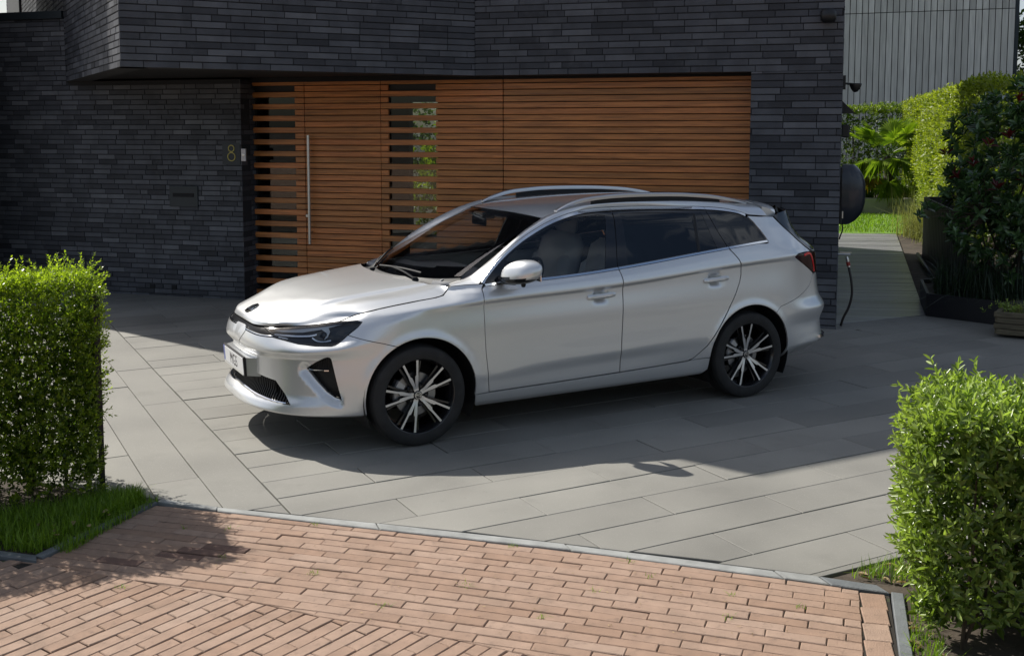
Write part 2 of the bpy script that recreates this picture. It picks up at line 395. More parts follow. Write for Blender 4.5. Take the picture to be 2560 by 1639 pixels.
# header course up the right edge
B2 = []
for k in range(6):
    p = np.array([1.548,4.462])+np.array([-.284,-1.0])*.146*k; B2.append((p, math.atan2(-.284,.96)+R(4), .104, .1485, 2))
pieces = []
for (c, ang, l, wd, kd) in B0+B1+B2:
    ca, sa = math.cos(ang), math.sin(ang); q = [(c[0]+x*ca-y*sa, c[1]+x*sa+y*ca) for x, y in ((-l/2,-wd/2),(l/2,-wd/2),(l/2,wd/2),(-l/2,wd/2))]
    def local_cut(q, line, below):
        lo, hi = min(p[0] for p in q), max(p[0] for p in q); cx = (lo+hi)/2
        for a_, b_ in zip(line[:-1], line[1:]):
            if len(q) >= 3 and a_[0] <= cx <= b_[0]:
                a2, b2 = np.array(a_, float), np.array(b_, float); q = clip(q, b2+[0,-.004], a2+[0,-.004]) if below else clip(q, a2, b2)
        return q
    if kd == 1: q = local_cut(q, bond_line, True)
    if kd == 0:
        q = local_cut(q, bond_line, False)
        if len(q) >= 3: q = local_cut(q, KF, True)
        if len(q) >= 3: q = clip(q, (1.515,4.56), (1.24,3.60)) if False else clip(q, (1.24,3.60), (1.515,4.56))
    if len(q) >= 3 and c[1] > 4.90: q = clip(q, (-1.905,5.645), (-2.205,4.885))
    if len(q) < 3 or abs(area2(q)) < .0008: continue
    q = [p+rng.normal(0,.0011,2) for p in q]
    pieces.append((ccw(q), math.hypot(*np.mean(q, 0)), in_view(*np.mean(q, 0), 0, 40)))
pieces.sort(key=lambda t: (not t[2], t[1]))
stain = np.array([-1.62, 4.90])
rest = MB(); rest_n = 0
for i, (q, dst, vis) in enumerate(pieces):
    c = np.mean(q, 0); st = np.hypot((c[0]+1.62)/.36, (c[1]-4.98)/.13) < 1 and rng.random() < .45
    loc = [p-c for p in q]; t_ = float(np.clip(rng.normal(.5,.25), 0, 1)); z = float(rng.normal(0,.0013))
    if i < 300 and vis:
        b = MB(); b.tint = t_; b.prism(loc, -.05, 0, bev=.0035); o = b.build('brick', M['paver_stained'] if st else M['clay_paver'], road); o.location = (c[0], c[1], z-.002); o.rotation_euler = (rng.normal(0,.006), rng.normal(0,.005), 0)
    else: rest.tint = t_; rest.prism(q, -.05, z-.002, bev=.0035); rest_n += 1
if rest_n: rest.build('brick', M['clay_paver'], road)['kind'] = 'stuff'

# ---------------------------------------------------------------- the house
mat('dark_brick', (.056,.060,.075), .60, var=.22, vscale=5, tintv=.52, hue=(.080,.083,.092), mottle=((.100,.104,.115), 2.2, .56, .85), bump=.25, bscale=90, spec=.45)
mat('mortar_dark', (.026,.027,.031), .95)
mat('cedar', (.62,.245,.066), .46, var=.34, vscale=2.2, tintv=.36, stretch=(.8,.8,16), hue=(.44,.150,.044), mottle=((.20,.070,.025), 5, .52, .80), bump=.10, bscale=30, coat=.15, coat_r=.3)
mat('door_black', (.010,.010,.011), .5)
mat('cap_metal', (.024,.032,.038), .4, metal=.2)
mat('steel_brushed', (.62,.61,.58), .32, metal=1)
mat('soffit_black', (.010,.010,.011), .85)
mat('number_brass', (.42,.36,.10), .4, metal=.3)
mat('lamp_black', (.012,.012,.013), .45)
mat('doorbell_steel', (.42,.42,.44), .35, metal=.8)
mat('frame_red', (.12,.012,.010), .5)
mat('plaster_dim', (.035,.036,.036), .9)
glass('door_glass', (.55,.60,.58), ior=1.55)
house = empty('brick_house', HOUSE_O, HOUSE_RZ, 'dark brick house with jutting prow and cedar garage front', 'house')
Z0, ZL, ZT = -.03, 2.575, 6.58
nbrick = [0]
def brick_wall(p0, p1, z0, z1, pitch, blen, holes=(), single=None, zplain=None, thick=.10, phase=0, back=True, name='wall', maxsingle=0):
    """wall from p0 to p1 (house frame, seen from the right-hand side of p0->p1 ... outside on the left of p1->p0)"""
    p0 = np.array(p0, float); p1 = np.array(p1, float); L_ = np.linalg.norm(p1-p0); t = (p1-p0)/L_; out = np.array([t[1], -t[0]])
    b = MB(); hz = sorted(holes)
    def slab_box(s0, s1, za, zb):
        q = [p0+t*s0-out*.008, p0+t*s1-out*.008, p0+t*s1-out*thick, p0+t*s0-out*thick]; b.prism(ccw(q), za, zb)
    ztop = zplain or z1
    if not hz: slab_box(.016, L_-.016, z0, ztop)
    else:
        cur = .016
        for (s0, s1, za, zb) in hz:
            slab_box(cur, s0, z0, ztop)
            if za > z0: slab_box(s0, s1, z0, za)
            if zb < ztop: slab_box(s0, s1, zb, ztop)
            cur = s1
        if L_-cur > .03: slab_box(cur, L_-.016, z0, ztop)
    w_ = b.build(name, M['mortar_dark'], house); row = 0; z = z0; rest = MB(); cnt = 0; j = .005
    rg = np.random.default_rng(int(1000*abs(p0[0])+17*abs(z0*10)))
    while z < z1-.01:
        s = -blen*((phase+row*[.5,.0,.28,.72,.36,.86][row % 6]) % 1)
        while s < L_-.005:
            ln = blen if rg.random() > .07 else blen*(.42+.25*rg.random()); s0, s1 = max(s, 0), min(s+ln-j, L_); zz1 = min(z+pitch-.0085, z1); s += ln
            if s1-s0 < .02: continue
            ok = True
            for (h0, h1, ha, hb) in holes:
                if s1 > h0 and s0 < h1 and zz1 > ha+.005 and z < hb-.005:
                    if s0 < h0-.02: s1 = h0
                    elif s1 > h1+.02: s0 = h1
                    else: ok = False
            if not ok: continue
            pr = float(rg.normal(0,.0016)); tn = float(np.clip(rg.normal(.42,.24)+(.25 if rg.random() < .10 else 0), 0, 1))
            mb = rest; c = p0+t*(s0+s1)/2; hl = (s1-s0)/2; vis = single and single(c, z) and nbrick[0] < 300
            P = lambda a, o, q: (c[0]+t[0]*a+out[0]*o-(c[0] if vis else 0), c[1]+t[1]*a+out[1]*o-(c[1] if vis else 0), q-(z if vis else 0))
            f0, bk, e = pr, -.010, .0020
            V = [P(-hl,bk,z),P(hl,bk,z),P(hl,bk,zz1),P(-hl,bk,zz1),P(-hl+e,f0,z+e),P(hl-e,f0,z+e),P(hl-e,f0,zz1-e),P(-hl+e,f0,zz1-e)]
            F = [(4,5,6,7),(0,1,5,4),(1,2,6,5),(2,3,7,6),(3,0,4,7)]
            if vis:
                m1 = MB(); m1.tint = tn; m1.add(V, F); o = m1.build('brick', M['dark_brick'], w_); o.location = (c[0], c[1], z); nbrick[0] += 1
            else: rest.tint = tn; rest.add(V, F); cnt += 1
        z += pitch; row += 1
    if cnt: o = rest.build('brick', M['dark_brick'], w_); o['kind'] = 'stuff'
    return w_
vis_up = lambda c, z: z < 3.5
PL, PK, PM = (-6.418,-2.549), (-3.811,0.0), (-9.064,0.0)
brick_wall(PL, PK, ZL, 4.3, .0648, .328, single=vis_up, zplain=ZT, thick=.25)
brick_wall((-.885,0), (0,0), Z0, ZL, .068, .324, single=lambda c, z: True, thick=.34)
brick_wall(PK, (0,0), ZL, 4.3, .0672, .322, single=lambda c, z: z < 3.25 and c[0] > -3, zplain=ZT, thick=.25)
ret_end = (PM[0]-6.6, PM[1]+6.6)
brick_wall(PM, PL, ZL, 4.3, .0642, .262, zplain=ZT, thick=.25)
brick_wall((PM[0]-4.22, PM[1]+4.22), PM, 3.30, 5.2, .0642, .262, zplain=ZT, thick=.25)
brick_wall((PM[0]-6.7, PM[1]+6.7), (PM[0]-6.1, PM[1]+6.1), 3.30, 5.2, .0642, .262, zplain=ZT, thick=.25)
brick_wall((-10.35,0), (-6.678,0), Z0, 3.33, .0596, .246, holes=[(1.286, 3.672, 2.575, 3.33)], thick=.2)
brick_wall((-6.678,0.0), (-6.678,.36), Z0, ZL, .0596, .246, thick=.2)
brick_wall((0,0), (.0,8.0), Z0, 3.2, .068, .324, zplain=ZT, thick=.25)
def hpart(name, pts, z0, z1, m): b = MB(); b.prism(ccw(pts), z0, z1); return b.build(name, m, house)
hpart('soffit', [(-8.98,.06),(-6.42,-2.47),(-3.86,.05),(-.30,.05),(-.30,.34),(-9.0,.34)], 2.600, 2.66, M['soffit_black'])
hpart('jamb', [(-.885,.006),(-.868,.006),(-.868,.34),(-.885,.34)], Z0, 2.57, M['mortar_dark'])
hpart('lintel', [(-9.0,.262),(-.25,.262),(-.25,.45),(-9.0,.45)], 2.545, 2.598, M['soffit_black'])
hpart('upper_window', [(PM[0]-4.20,PM[1]+4.35),(PM[0]-4.30,PM[1]+4.25),(PM[0]-6.15,PM[1]+6.10),(PM[0]-6.05,PM[1]+6.2)], 3.3, ZT, M['door_black'])
hpart('window_frame', [(PM[0]-4.22,PM[1]+4.22),(PM[0]-4.16,PM[1]+4.28),(PM[0]-4.26,PM[1]+4.40),(PM[0]-4.34,PM[1]+4.34)], 3.3, ZT, M['frame_red'])
# parapet cap on the low wall, flat roofs, back walls
hpart('parapet_cap', [(-10.36,-.03),(-9.075,-.03),(-9.075,.30),(-10.36,.30)], 3.335, 3.425, M['cap_metal'])
hpart('low_roof', [(-10.3,.10),(-9.10,.10),(-12.4,3.4),(-12.9,3.0)], 3.05, 3.20, M['cap_metal'])
hpart('roof', [(-6.418,-2.40),(-3.75,.15),(-.15,.15),(-.15,8.0),(-15,8.0),(-15.7,6.7)], ZT-.18, ZT-.02, M['cap_metal'])
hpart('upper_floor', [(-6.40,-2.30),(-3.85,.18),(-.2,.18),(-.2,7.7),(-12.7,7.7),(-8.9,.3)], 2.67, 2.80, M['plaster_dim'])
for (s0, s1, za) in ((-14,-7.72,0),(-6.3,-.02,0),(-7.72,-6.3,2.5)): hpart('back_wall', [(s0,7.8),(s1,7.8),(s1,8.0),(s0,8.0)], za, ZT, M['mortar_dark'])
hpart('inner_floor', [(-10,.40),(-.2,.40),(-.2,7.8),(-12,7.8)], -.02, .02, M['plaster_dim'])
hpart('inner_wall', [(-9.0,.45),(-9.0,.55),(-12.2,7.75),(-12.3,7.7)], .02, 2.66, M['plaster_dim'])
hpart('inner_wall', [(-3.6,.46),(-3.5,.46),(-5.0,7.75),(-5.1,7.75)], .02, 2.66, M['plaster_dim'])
# unseen block added off to the left, shaped to cast the shadow line
b = MB(); b.prism(ccw([(-9.728,-.974),(-10.37,-.02),(-12.95,3.0),(-17,4.4),(-17.2,2.3)]), 0, 7.6); b.build('shadow_block', M['dark_brick'], house)

# cedar entrance and garage: every board is a piece
def board(parent, s0, s1, z, tn, pit, d=.300):
    b = MB(); b.tint = tn; b.box((0,0,0), (s1-s0, .036, pit-.0085), bev=.0035); o = b.build('plank', M['cedar'], parent); o.location = ((s0+s1)/2, d, z+pit/2); return o
gd_ = MB(); gd_.box((-2.23,.352,1.27), (2.70,.05,2.50)); garage = gd_.build('garage_door', M['door_black'], house)
ed = MB()
for (s0, s1) in ((-6.76,-6.66),(-6.125,-4.955),(-4.365,-3.585)): ed.box(((s0+s1)/2,.352,1.27), (s1-s0,.05,2.50))
for (s0, s1) in ((-6.66,-6.125),(-4.955,-4.365)): ed.box(((s0+s1)/2,.352,2.46), (s1-s0,.05,.12)); ed.box(((s0+s1)/2,.352,.06), (s1-s0,.05,.10))
entr = ed.build('front_door', M['door_black'], house)
pit = .0690; nrow = 37; zb0 = .02
for r in range(nrow):
    z = zb0+r*pit; tn = lambda: float(np.clip(rng.normal(.5,.27), 0, 1))
    t1 = tn(); board(garage, -3.576, -.893, z, t1, pit)
    odd = r % 2 == 1; win1 = odd and r < nrow-1; win2 = odd and r < nrow-1
    if win1: board(entr, -6.745, -6.690, z, tn(), pit); board(entr, -6.130, -6.008, z, tn(), pit)
    else: board(entr, -6.745, -6.008, z, tn(), pit)
    if win2: board(entr, -6.002, -5.046, z, tn(), pit); board(entr, -5.042, -4.950, z, tn(), pit); board(entr, -4.372, -3.584, z, tn(), pit)
    else: board(entr, -6.002, -5.046, z, tn(), pit); board(entr, -5.042, -3.584, z, tn(), pit)
for (s0, s1) in ((-6.68,-6.13),(-4.96,-4.36)):
    b = MB(); b.box(((s0+s1)/2,.335,1.25), (s1-s0,.008,2.36)); b.build('glass_pane', M['door_glass'], entr)
b = MB(); b.tube([(-5.93,.215,.66),(-5.93,.215,1.93)], .017, 14); 
for zz in (.80,1.75): b.tube([(-5.93,.215,zz),(-5.93,.285,zz)], .009, 8)
b.build('door_handle', M['steel_brushed'], entr, angle=40)
b = MB(); b.lathe([(0,.268),(.016,.268),(.024,.274),(.026,.284)], 20, 'y', (-5.985,0,.985)); b.box((-5.985,.267,.985),(.004,.004,.016)); b.build('door_lock', M['steel_brushed'], entr, angle=30)
# number, bell, letter box on the brick
tm = text_mesh('8', .30, .004); vs = np.array([v.co for v in tm.vertices]); vs -= vs.mean(0)
def ring8():
    b = MB()
    for cz, r_ in ((.053,.042),(-.043,.053)):
        b.lathe([(r_-.010,-.006),(r_,-.006),(r_,.004),(r_-.010,.004)], 36, 'y', (0,0,cz), closed=True)
    return b
o = ring8().build('house_number', M['number_brass'], house); o.location = (-6.805,-.008,1.722)
b = MB(); b.box((-6.81,-.001,1.715),(.235,.010,.255)); b.build('number_plate', M['cap_metal'], house)
b = MB(); b.box((-6.655,.012,1.70),(.062,.028,.150), bev=.004); o = b.build('doorbell', M['doorbell_steel'], house); b = MB(); b.lathe([(0,-.006),(.017,-.005),(.021,.0)], 20, 'y', (-6.655,0,1.70)); b.build('bell_button', M['steel_brushed'], o)
b = MB(); b.box((-7.46,-.004,1.205),(.385,.022,.245), bev=.003); lb = b.build('letter_box', M['cap_metal'], house); b = MB(); b.box((-7.46,-.016,1.220),(.285,.008,.045)); b.build('letter_slot', M['soffit_black'], lb)
for s_ in (-7.93,-7.63): b = MB(); b.box((s_,-.002,.112),(.068,.012,.046)); b.build('air_vent', M['soffit_black'], house)

def wl(s, d, z): p = hw(s, d); return (p[0], p[1], z)
# lamps and sensors on the house
lamp = empty('wall_lamp', wl(-.155,-.10,3.10), HOUSE_RZ, 'round black spot lamp high on the dark brick front near its right corner', 'lamp')
b = MB(); b.lathe([(0,-.075),(.045,-.072),(.068,-.05),(.072,0),(.068,.05),(.04,.075),(0,.078)], 24, 'x', (0,0,.0)); b.build('lamp_head', M['lamp_black'], lamp, smooth=True); b = MB(); b.box((0,.085,0),(.07,.03,.07)); b.tube([(0,0,0),(0,.08,0)], .018, 8); b.build('lamp_bracket', M['lamp_black'], lamp)
cs = empty('security_lamp', wl(.09,.35,2.43), HOUSE_RZ, 'small black ball-shaped lamp on the side wall above the garden path', 'lamp')
b = MB(); b.lathe([(0,-.06),(.02,-.055),(.045,-.025),(.062,.018),(.060,.03),(0,.032)], 20, 'z', (.035,0,0)); b.build('lamp_head', M['lamp_black'], cs, smooth=True); b = MB(); b.box((-.075,0,.04),(.03,.07,.14)); b.tube([(-.07,0,.03),(.03,0,.02)], .012, 6); b.build('lamp_bracket', M['lamp_black'], cs)
sv = empty('vent_cowl', wl(.06,.5,2.22), HOUSE_RZ, 'black wedge-shaped vent cowl under the ball lamp on the side wall', 'vent')
b = MB(); b.add([(-.06,-.06,.07),(-.06,.06,.07),(.075,-.06,-.06),(.075,.06,-.06),(-.06,-.06,-.06),(-.06,.06,-.06)], [(0,2,3,1),(0,4,2),(1,3,5),(2,4,5,3),(0,1,5,4)]); b.build('cowl', M['lamp_black'], sv)
jb = empty('junction_box', wl(.04,.42,1.98), HOUSE_RZ, 'flat black junction box on the side wall halfway up', 'box')
b = MB(); b.box((0,0,0),(.075,.10,.13), bev=.008); b.build('box_body', M['lamp_black'], jb); b = MB(); b.box((.04,0,0),(.006,.07,.10), bev=.003); b.build('box_lid', M['lamp_black'], jb)
# charger
mat('charger_navy', (.016,.021,.032), .34, coat=.2)
ch = empty('charging_station', wl(.0,.40,1.335), HOUSE_RZ, 'dark navy teardrop wall charger mounted on the side of the brick house', 'charger')
def charger():
    b = MB(); n, m = 20, 22; V = []; zz = np.linspace(-.305,.305,m)
    for z in zz:
        t = (z+.305)/.61; w_ = .165*(1-abs(2*t-1.06)**3.2*.42); h = .235*max(0.03, (1-abs((t-.52)/.55)**2.6))**.55
        for k in range(n):
            a = math.pi*k/(n-1); V.append((.02+h*abs(math.sin(a))**.8, -w_*math.cos(a), z))
    b.add(V, [(i*n+k, i*n+k+1, (i+1)*n+k+1, (i+1)*n+k) for i in range(m-1) for k in range(n-1)]+[tuple(range(n))[::-1], tuple(range((m-1)*n, m*n))]); return b
charger().build('charger_body', M['charger_navy'], ch, angle=40); b = MB(); b.box((.012,0,-.01),(.03,.30,.58), bev=.01); b.build('charger_back', M['lamp_black'], ch); b = MB(); b.box((.034,-.153,-.20),(.012,.008,.07)); b.build('charger_lamp', M['steel_brushed'], ch)
b = MB(); b.tube(smooth_line([(.03,-.02,-.30),(.04,-.04,-.36),(.02,-.05,-.42),(.01,-.03,-.46)], .03), .008, 6); b.build('charger_cable', M['lamp_black'], ch, smooth=True)
mat('hose_dark', (.018,.012,.012), .45); mat('connector_red', (.30,.030,.020), .45)
hs = empty('garden_hose', wl(.0,.18,.72), HOUSE_RZ, 'dark hose with red connector hanging from a steel tap at the house corner', 'hose')
b = MB(); b.tube([(0,0,.02),(.05,0,.02),(.12,0,.02)], .012, 8); b.box((.075,0,.038),(.11,.03,.012)); b.build('tap', M['steel_brushed'], hs, angle=40)
b = MB(); b.tube([(.085,0,.0),(.092,0,-.03),(.108,0,-.11)], [.012,.017,.017], 10); b.build('connector', M['steel_brushed'], hs); b = MB(); b.tube([(.098,0,-.055),(.106,0,-.095)], .020, 10); b.build('connector_ring', M['connector_red'], hs)
b = MB(); b.tube(smooth_line([(.108,0,-.11),(.135,-.02,-.24),(.145,-.03,-.38),(.115,-.04,-.52),(.065,-.05,-.63),(.045,-.05,-.705)], .03), .0125, 10); b.build('hose_tube', M['hose_dark'], hs, smooth=True)

# ---------------------------------------------------------------- garden side: deck path, lawn, walls, fence, planters, clad building
mat('deck_board', (.215,.215,.22), .30, var=.22, vscale=4, tintv=.30, stretch=(1,10,10), bump=.15, bscale=30, spec=.5)
mat('lawn_green', (.115,.220,.020), .9, var=.25, vscale=5)
mat('wall_concrete', (.30,.29,.26), .85, var=.2, vscale=4, bump=.3, bscale=60)
mat('fence_board', (.034,.032,.034), .6, var=.2, vscale=4, tintv=.3, stretch=(10,10,1))
mat('planter_steel', (.010,.010,.012), .5)
mat('old_wood', (.105,.088,.055), .8, var=.35, vscale=5, tintv=.30, stretch=(1.5,1.5,10), bump=.3, bscale=40, mottle=((.07,.085,.03), 9, .58, .70))
mat('grey_cladding', (.56,.545,.505), .78, var=.14, vscale=2.5, tintv=.22, stretch=(6,6,.6), bump=.1, bscale=40)
mat('clad_gap', (.012,.012,.012), .9)
path = empty('deck_path', (0,0,0)); path['kind'] = 'structure'
PD = dirv(-7); PV = np.array([.300,.954])
b = MB(); b.prism(ccw([(3.20,11.0),(4.62,11.70),(8.0,20.9),(6.2,21.0)]), -.12, -.030); b.build('deck_bed', M['soil'], path)
LE = (np.array([3.275,11.02]), np.array([6.33,21.0])); RE = (np.array([4.475,11.58]), np.array([7.43,20.84]))
npl = 72
y = 10.35
while y < 20.75:
    wdt = .138; c0 = np.array([5.5, y]); q = [c0-PD*5, c0+PD*5, c0+PD*5+np.array([0,wdt-.007]), c0-PD*5+np.array([0,wdt-.007])]
    q = clip(q, LE[1], LE[0]) ; q = clip(q, RE[0], RE[1]) if len(q) > 2 else q; q = clip(q, np.array([3.30,11.015]), np.array([4.60,11.635])) if len(q) > 2 else q
    if len(q) > 2 and abs(area2(q)) > .01:
        q = ccw(q); c = np.mean(q, 0); b = MB(); b.tint = float(np.clip(rng.normal(.5,.28),0,1)); b.prism([p-c for p in q], -.028, 0, bev=.003); o = b.build('plank', M['deck_board'], path); o.location = (c[0], c[1], rng.normal(0,.0012)); o.rotation_euler = (rng.normal(0,.012), 0, 0)
    y += wdt
b = MB(); b.prism([(3.2,21.0),(9.6,20.6),(13,27),(4,28)], -.12, -.005); b.build('lawn', M['lawn_green'])['kind'] = 'structure'
lw = empty('garden_wall', (0,0,0), 0, 'low pale concrete edging wall between lawn and flower bed', 'wall')
for k in range(5):
    p = np.array([6.4,25.6])+np.array([.985,-.05])*k*.95; b = MB(); b.tint = rng.random(); b.box((p[0]+.47,p[1]-.02,.19),(.94,.16,.38), bev=.01); b.build('wall_block', M['wall_concrete'], lw)
b = MB(); b.prism([(6.3,25.7),(11.5,25.5),(11.5,28.4),(6.3,28.4)], -.1, .33); b.build('flower_bed', M['soil'])['kind'] = 'structure'
fence = empty('board_fence', (6.33,16.6,0), 0, 'low dark fence of upright boards along the right side of the deck path', 'fence'); fence.location = (0,0,0)
f0 = np.array([6.36,16.65]); f1 = np.array([5.45,12.9]); n_ = 26; fd = (f1-f0)/n_
for k in range(n_):
    p = f0+fd*(k+.5); b = MB(); b.tint = float(rng.random()); b.box((0,0,0), (.132,.028,.98), bev=.003); o = b.build('board', M['fence_board'], fence); o.location = (p[0], p[1], .47); o.rotation_euler = (0,0,math.atan2(fd[1], fd[0]))
for k in range(5):
    p = np.array([6.36,16.62])+np.array([.95,.1])*(k+.5)*.14; b = MB(); b.tint = float(rng.random()); b.box((0,0,0), (.132,.028,.98), bev=.003); o = b.build('board', M['fence_board'], fence); o.location = (p[0], p[1]+.02, .47); o.rotation_euler = (0,0,.08)
b = MB(); b.tube([(6.32,16.75,.06),(5.5,14.0,.06)], .03, 8); b.tube([(5.5,13.98,.06),(5.05,12.55,.06)], .03, 8); b.build('edge_pipe', M['lamp_black'], fence, smooth=True)
plb = empty('raised_bed', (4.46,11.5,0), 0, 'long low black steel raised bed in front of the dark leafy bush', 'planter')
plb.location = (0,0,0); pc = [np.array(p) for p in ((4.455,11.52),(5.02,10.93),(6.6,11.6),(5.9,13.0),(4.80,12.62))]
for a_, c_ in zip(pc, pc[1:]+pc[:1]):
    d_ = (c_-a_)/np.linalg.norm(c_-a_); nn_ = np.array([-d_[1], d_[0]]); b = MB(); b.prism(ccw([a_, c_, c_+nn_*.03, a_+nn_*.03]), -.02, .245); b.build('bed_side', M['planter_steel'], plb)
b = MB(); b.prism(ccw([p+(np.mean(pc,0)-p)*.02 for p in pc]), 0, .20); b.build('bed_soil', M['soil'], plb)
bx = empty('wooden_planter', (5.02,10.40,0), R(-32), 'weathered wooden planter box at the right edge beside the black raised bed', 'planter')
for k in range(4):
    z = .03+.055*k
    for (cx, cy, lx, ly) in ((0,-.225,.50+(.05 if k%2 else 0),.045),(0,.225,.50+(.05 if k%2 else 0),.045),(-.245,0,.045,.40+(0 if k%2 else .05)),(.245,0,.045,.40+(0 if k%2 else .05))):
        b = MB(); b.tint = rng.random(); b.box((cx,cy,z+.026),(lx,ly,.050), bev=.004); b.build('slat', M['old_wood'], bx)
b = MB(); b.box((0,0,.10),(.44,.40,.16)); b.build('planter_soil', M['soil'], bx)
# clad building
cb = empty('clad_building', (0,0,0), 0, 'tall building clad in upright grey weathered boards behind the garden hedge', 'building')
cA = np.array([14.33,31.0]); cd = dirv(180-20); cn = np.array([-cd[1], cd[0]])*-1   # along the front to the left
b = MB(); far = cA+cd*14; back = np.array([cd[1], -cd[0]]); back = back if back[1] > 0 else -back
b.prism(ccw([cA+back*.03, far+back*.03, far+back*9, cA+back*9]), 0, 9.5); b.build('building_core', M['clad_gap'], cb)
bwd = .172; rows_ = [(-.0,2.62),(2.64,5.38),(5.40,8.1),(8.12,9.5)]
for k in range(42):
    p = cA+cd*(bwd*(k+.5)+.10)
    for (za, zb) in rows_:
        if za > 5.5 and False: continue
        b = MB(); b.tint = float(np.clip(rng.normal(.5,.25),0,1)); b.box((0,0,0), (bwd-.020,.035,zb-za), bev=.003); o = b.build('cladding_board', M['grey_cladding'], cb); o.location = (p[0], p[1], (za+zb)/2); o.rotation_euler = (0,0,math.atan2(cd[1],cd[0]))
b = MB(); b.prism(ccw([cA+cd*.10, cA-back*.02-cd*.0, cA+back*9, cA+cd*.1+back*9]), 0, 9.5); b.build('side_wall', M['cap_metal'], cb)

b = MB(); b.prism(ccw([(-2.61,5.97),(-1.925,5.722),(-1.935,5.69),(-2.24,4.93),(-3.2,5.19),(-7,6.3),(-7,7.5)]), -.14, -.006); b.build('planting_bed', M['soil'])['kind'] = 'structure'
b = MB(); b.prism(ccw([(1.42,4.69),(1.79,4.89),(4.4,6.2),(5,5),(4.5,3.55),(4.2,2.4),(1.2,2.6),(1.50,3.86),(1.695,4.505)]), -.14, -.004); b.build('planting_bed', M['soil'])['kind'] = 'structure'
# ---------------------------------------------------------------- car body surfaces (car space: x rearward from front axle, y right, z up)
def pch(xs, ys):
    xs = np.array(xs, float); ys = np.array(ys, float)
    def f(x):
        x = np.asarray(x, float); n = x.size
        Z = np.repeat(xs[:, None], n, 1); E = np.repeat(ys[:, None], n, 1)
        return pchip_cols(x.ravel(), Z, E).reshape(x.shape)
    return f

def pchip_cols(zq, Z, E):
    h = np.maximum(Z[1:] - Z[:-1], 1e-6); d = (E[1:] - E[:-1]) / h
    K = Z.shape[0]; m = np.zeros_like(Z)
    w1 = 2 * h[1:] + h[:-1]; w2 = h[1:] + 2 * h[:-1]
    ok = d[:-1] * d[1:] > 0
    with np.errstate(divide='ignore', invalid='ignore'):
        hm = (w1 + w2) / (w1 / d[:-1] + w2 / d[1:])
    m[1:-1] = np.where(ok, hm, 0.0)
    m[0] = d[0]; m[-1] = d[-1]
    i = np.clip((zq[None, :] >= Z).sum(0) - 1, 0, K - 2)
    a = np.arange(zq.size)
    hh = h[i, a]; t = (zq - Z[i, a]) / hh
    lo = t < 0; hi = t > 1; tc = np.clip(t, 0, 1)
    e = ((2*tc**3 - 3*tc**2 + 1) * E[i, a] + (tc**3 - 2*tc**2 + tc) * hh * m[i, a]
         + (-2*tc**3 + 3*tc**2) * E[i+1, a] + (tc**3 - tc**2) * hh * m[i+1, a])
    e = np.where(lo, E[i, a] + t * hh * m[i, a], e)
    return np.where(hi, E[i+1, a] + (t - 1) * hh * m[i+1, a], e)

def spl(xs, ys):
    xs = np.array(xs, float); ys = np.array(ys, float); n = len(xs); h = np.diff(xs)
    A = np.zeros((n, n)); b = np.zeros(n); A[0, 0] = A[-1, -1] = 1
    for i in range(1, n - 1):
        A[i, i-1] = h[i-1]; A[i, i] = 2*(h[i-1]+h[i]); A[i, i+1] = h[i]
        b[i] = 6*((ys[i+1]-ys[i])/h[i] - (ys[i]-ys[i-1])/h[i-1])
    M = np.linalg.solve(A, b)
    def f(x):
        x = np.asarray(x, float); i = np.clip(np.searchsorted(xs, x) - 1, 0, n - 2)
        t = np.clip(x, xs[0], xs[-1]); a = xs[i+1]-t; c = t-xs[i]; hh = h[i]
        return (M[i]*a**3 + M[i+1]*c**3)/(6*hh) + (ys[i]/hh - M[i]*hh/6)*a + (ys[i+1]/hh - M[i+1]*hh/6)*c
    return f

U0, U1 = -1.52, 4.32
# plan line of the body at its widest
_bp = [(-1.74,-.94,.22),(-1.52,-.945,0),(-1.30,-.94,-.22),(-1.09,-.893,-.42),(-.91,-.81,-.585),(-.735,-.69,-.715),(-.54,-.53,-.815),
       (-.35,-.347,-.873),(-.1,-.1,-.898),(.2,.2,-.906),(.6,.6,-.909),(1.2,1.2,-.910),(1.8,1.8,-.910),(2.4,2.4,-.908),(2.8,2.8,-.902),
       (3.1,3.095,-.890),(3.3,3.293,-.861),(3.48,3.462,-.802),(3.66,3.59,-.68),(3.90,3.662,-.44),(4.12,3.688,-.2),(4.32,3.694,0),(4.52,3.688,.2)]
_bx = spl([b[0] for b in _bp], [b[1] for b in _bp]); _by = spl([b[0] for b in _bp], [b[2] for b in _bp])

ZS = spl([-1.52,-1.09,-.91,-.735,-.54,-.35,-.1,.44,1.0,1.516,2.0,2.533,3.078,3.3,3.65,4.27],
         [.757,.760,.772,.787,.805,.826,.853,.898,.917,.940,.972,1.013,1.040,1.046,1.05,1.05])
ZB = spl([-1.52,-.4,.30,.48,.905,1.511,1.824,2.165,2.48,2.841,3.1,3.5,4.27], [.84,.90,.972,.990,1.003,1.038,1.066,1.100,1.129,1.157,1.165,1.17,1.17])
_rows = []          # (z(u), e(u)) per row
def _row(us, zs, es): _rows.append((pch(us, zs), pch(us, es)))
_row([-1.52,-.9,-.35,.45,2.1,2.9,3.3,4.27], [.205,.205,.215,.19,.19,.23,.25,.25], [-.12,-.10,-.07,-.09,-.09,-.10,-.14,-.16])
_row([-1.52,-1.1,-.9,-.6,-.35,.45,1.5,2.25,2.9,3.3,4.27], [.262,.258,.250,.240,.235,.232,.236,.241,.27,.30,.31], [.025,.022,.010,-.015,-.03,-.045,-.047,-.045,-.045,-.075,-.07])
_row([-1.52,-.9,-.35,.45,1.5,2.2,2.9,3.3,4.27], [.295,.285,.29,.298,.318,.337,.335,.36,.37], [.022,.005,-.02,-.022,-.026,-.026,-.03,-.01,0])
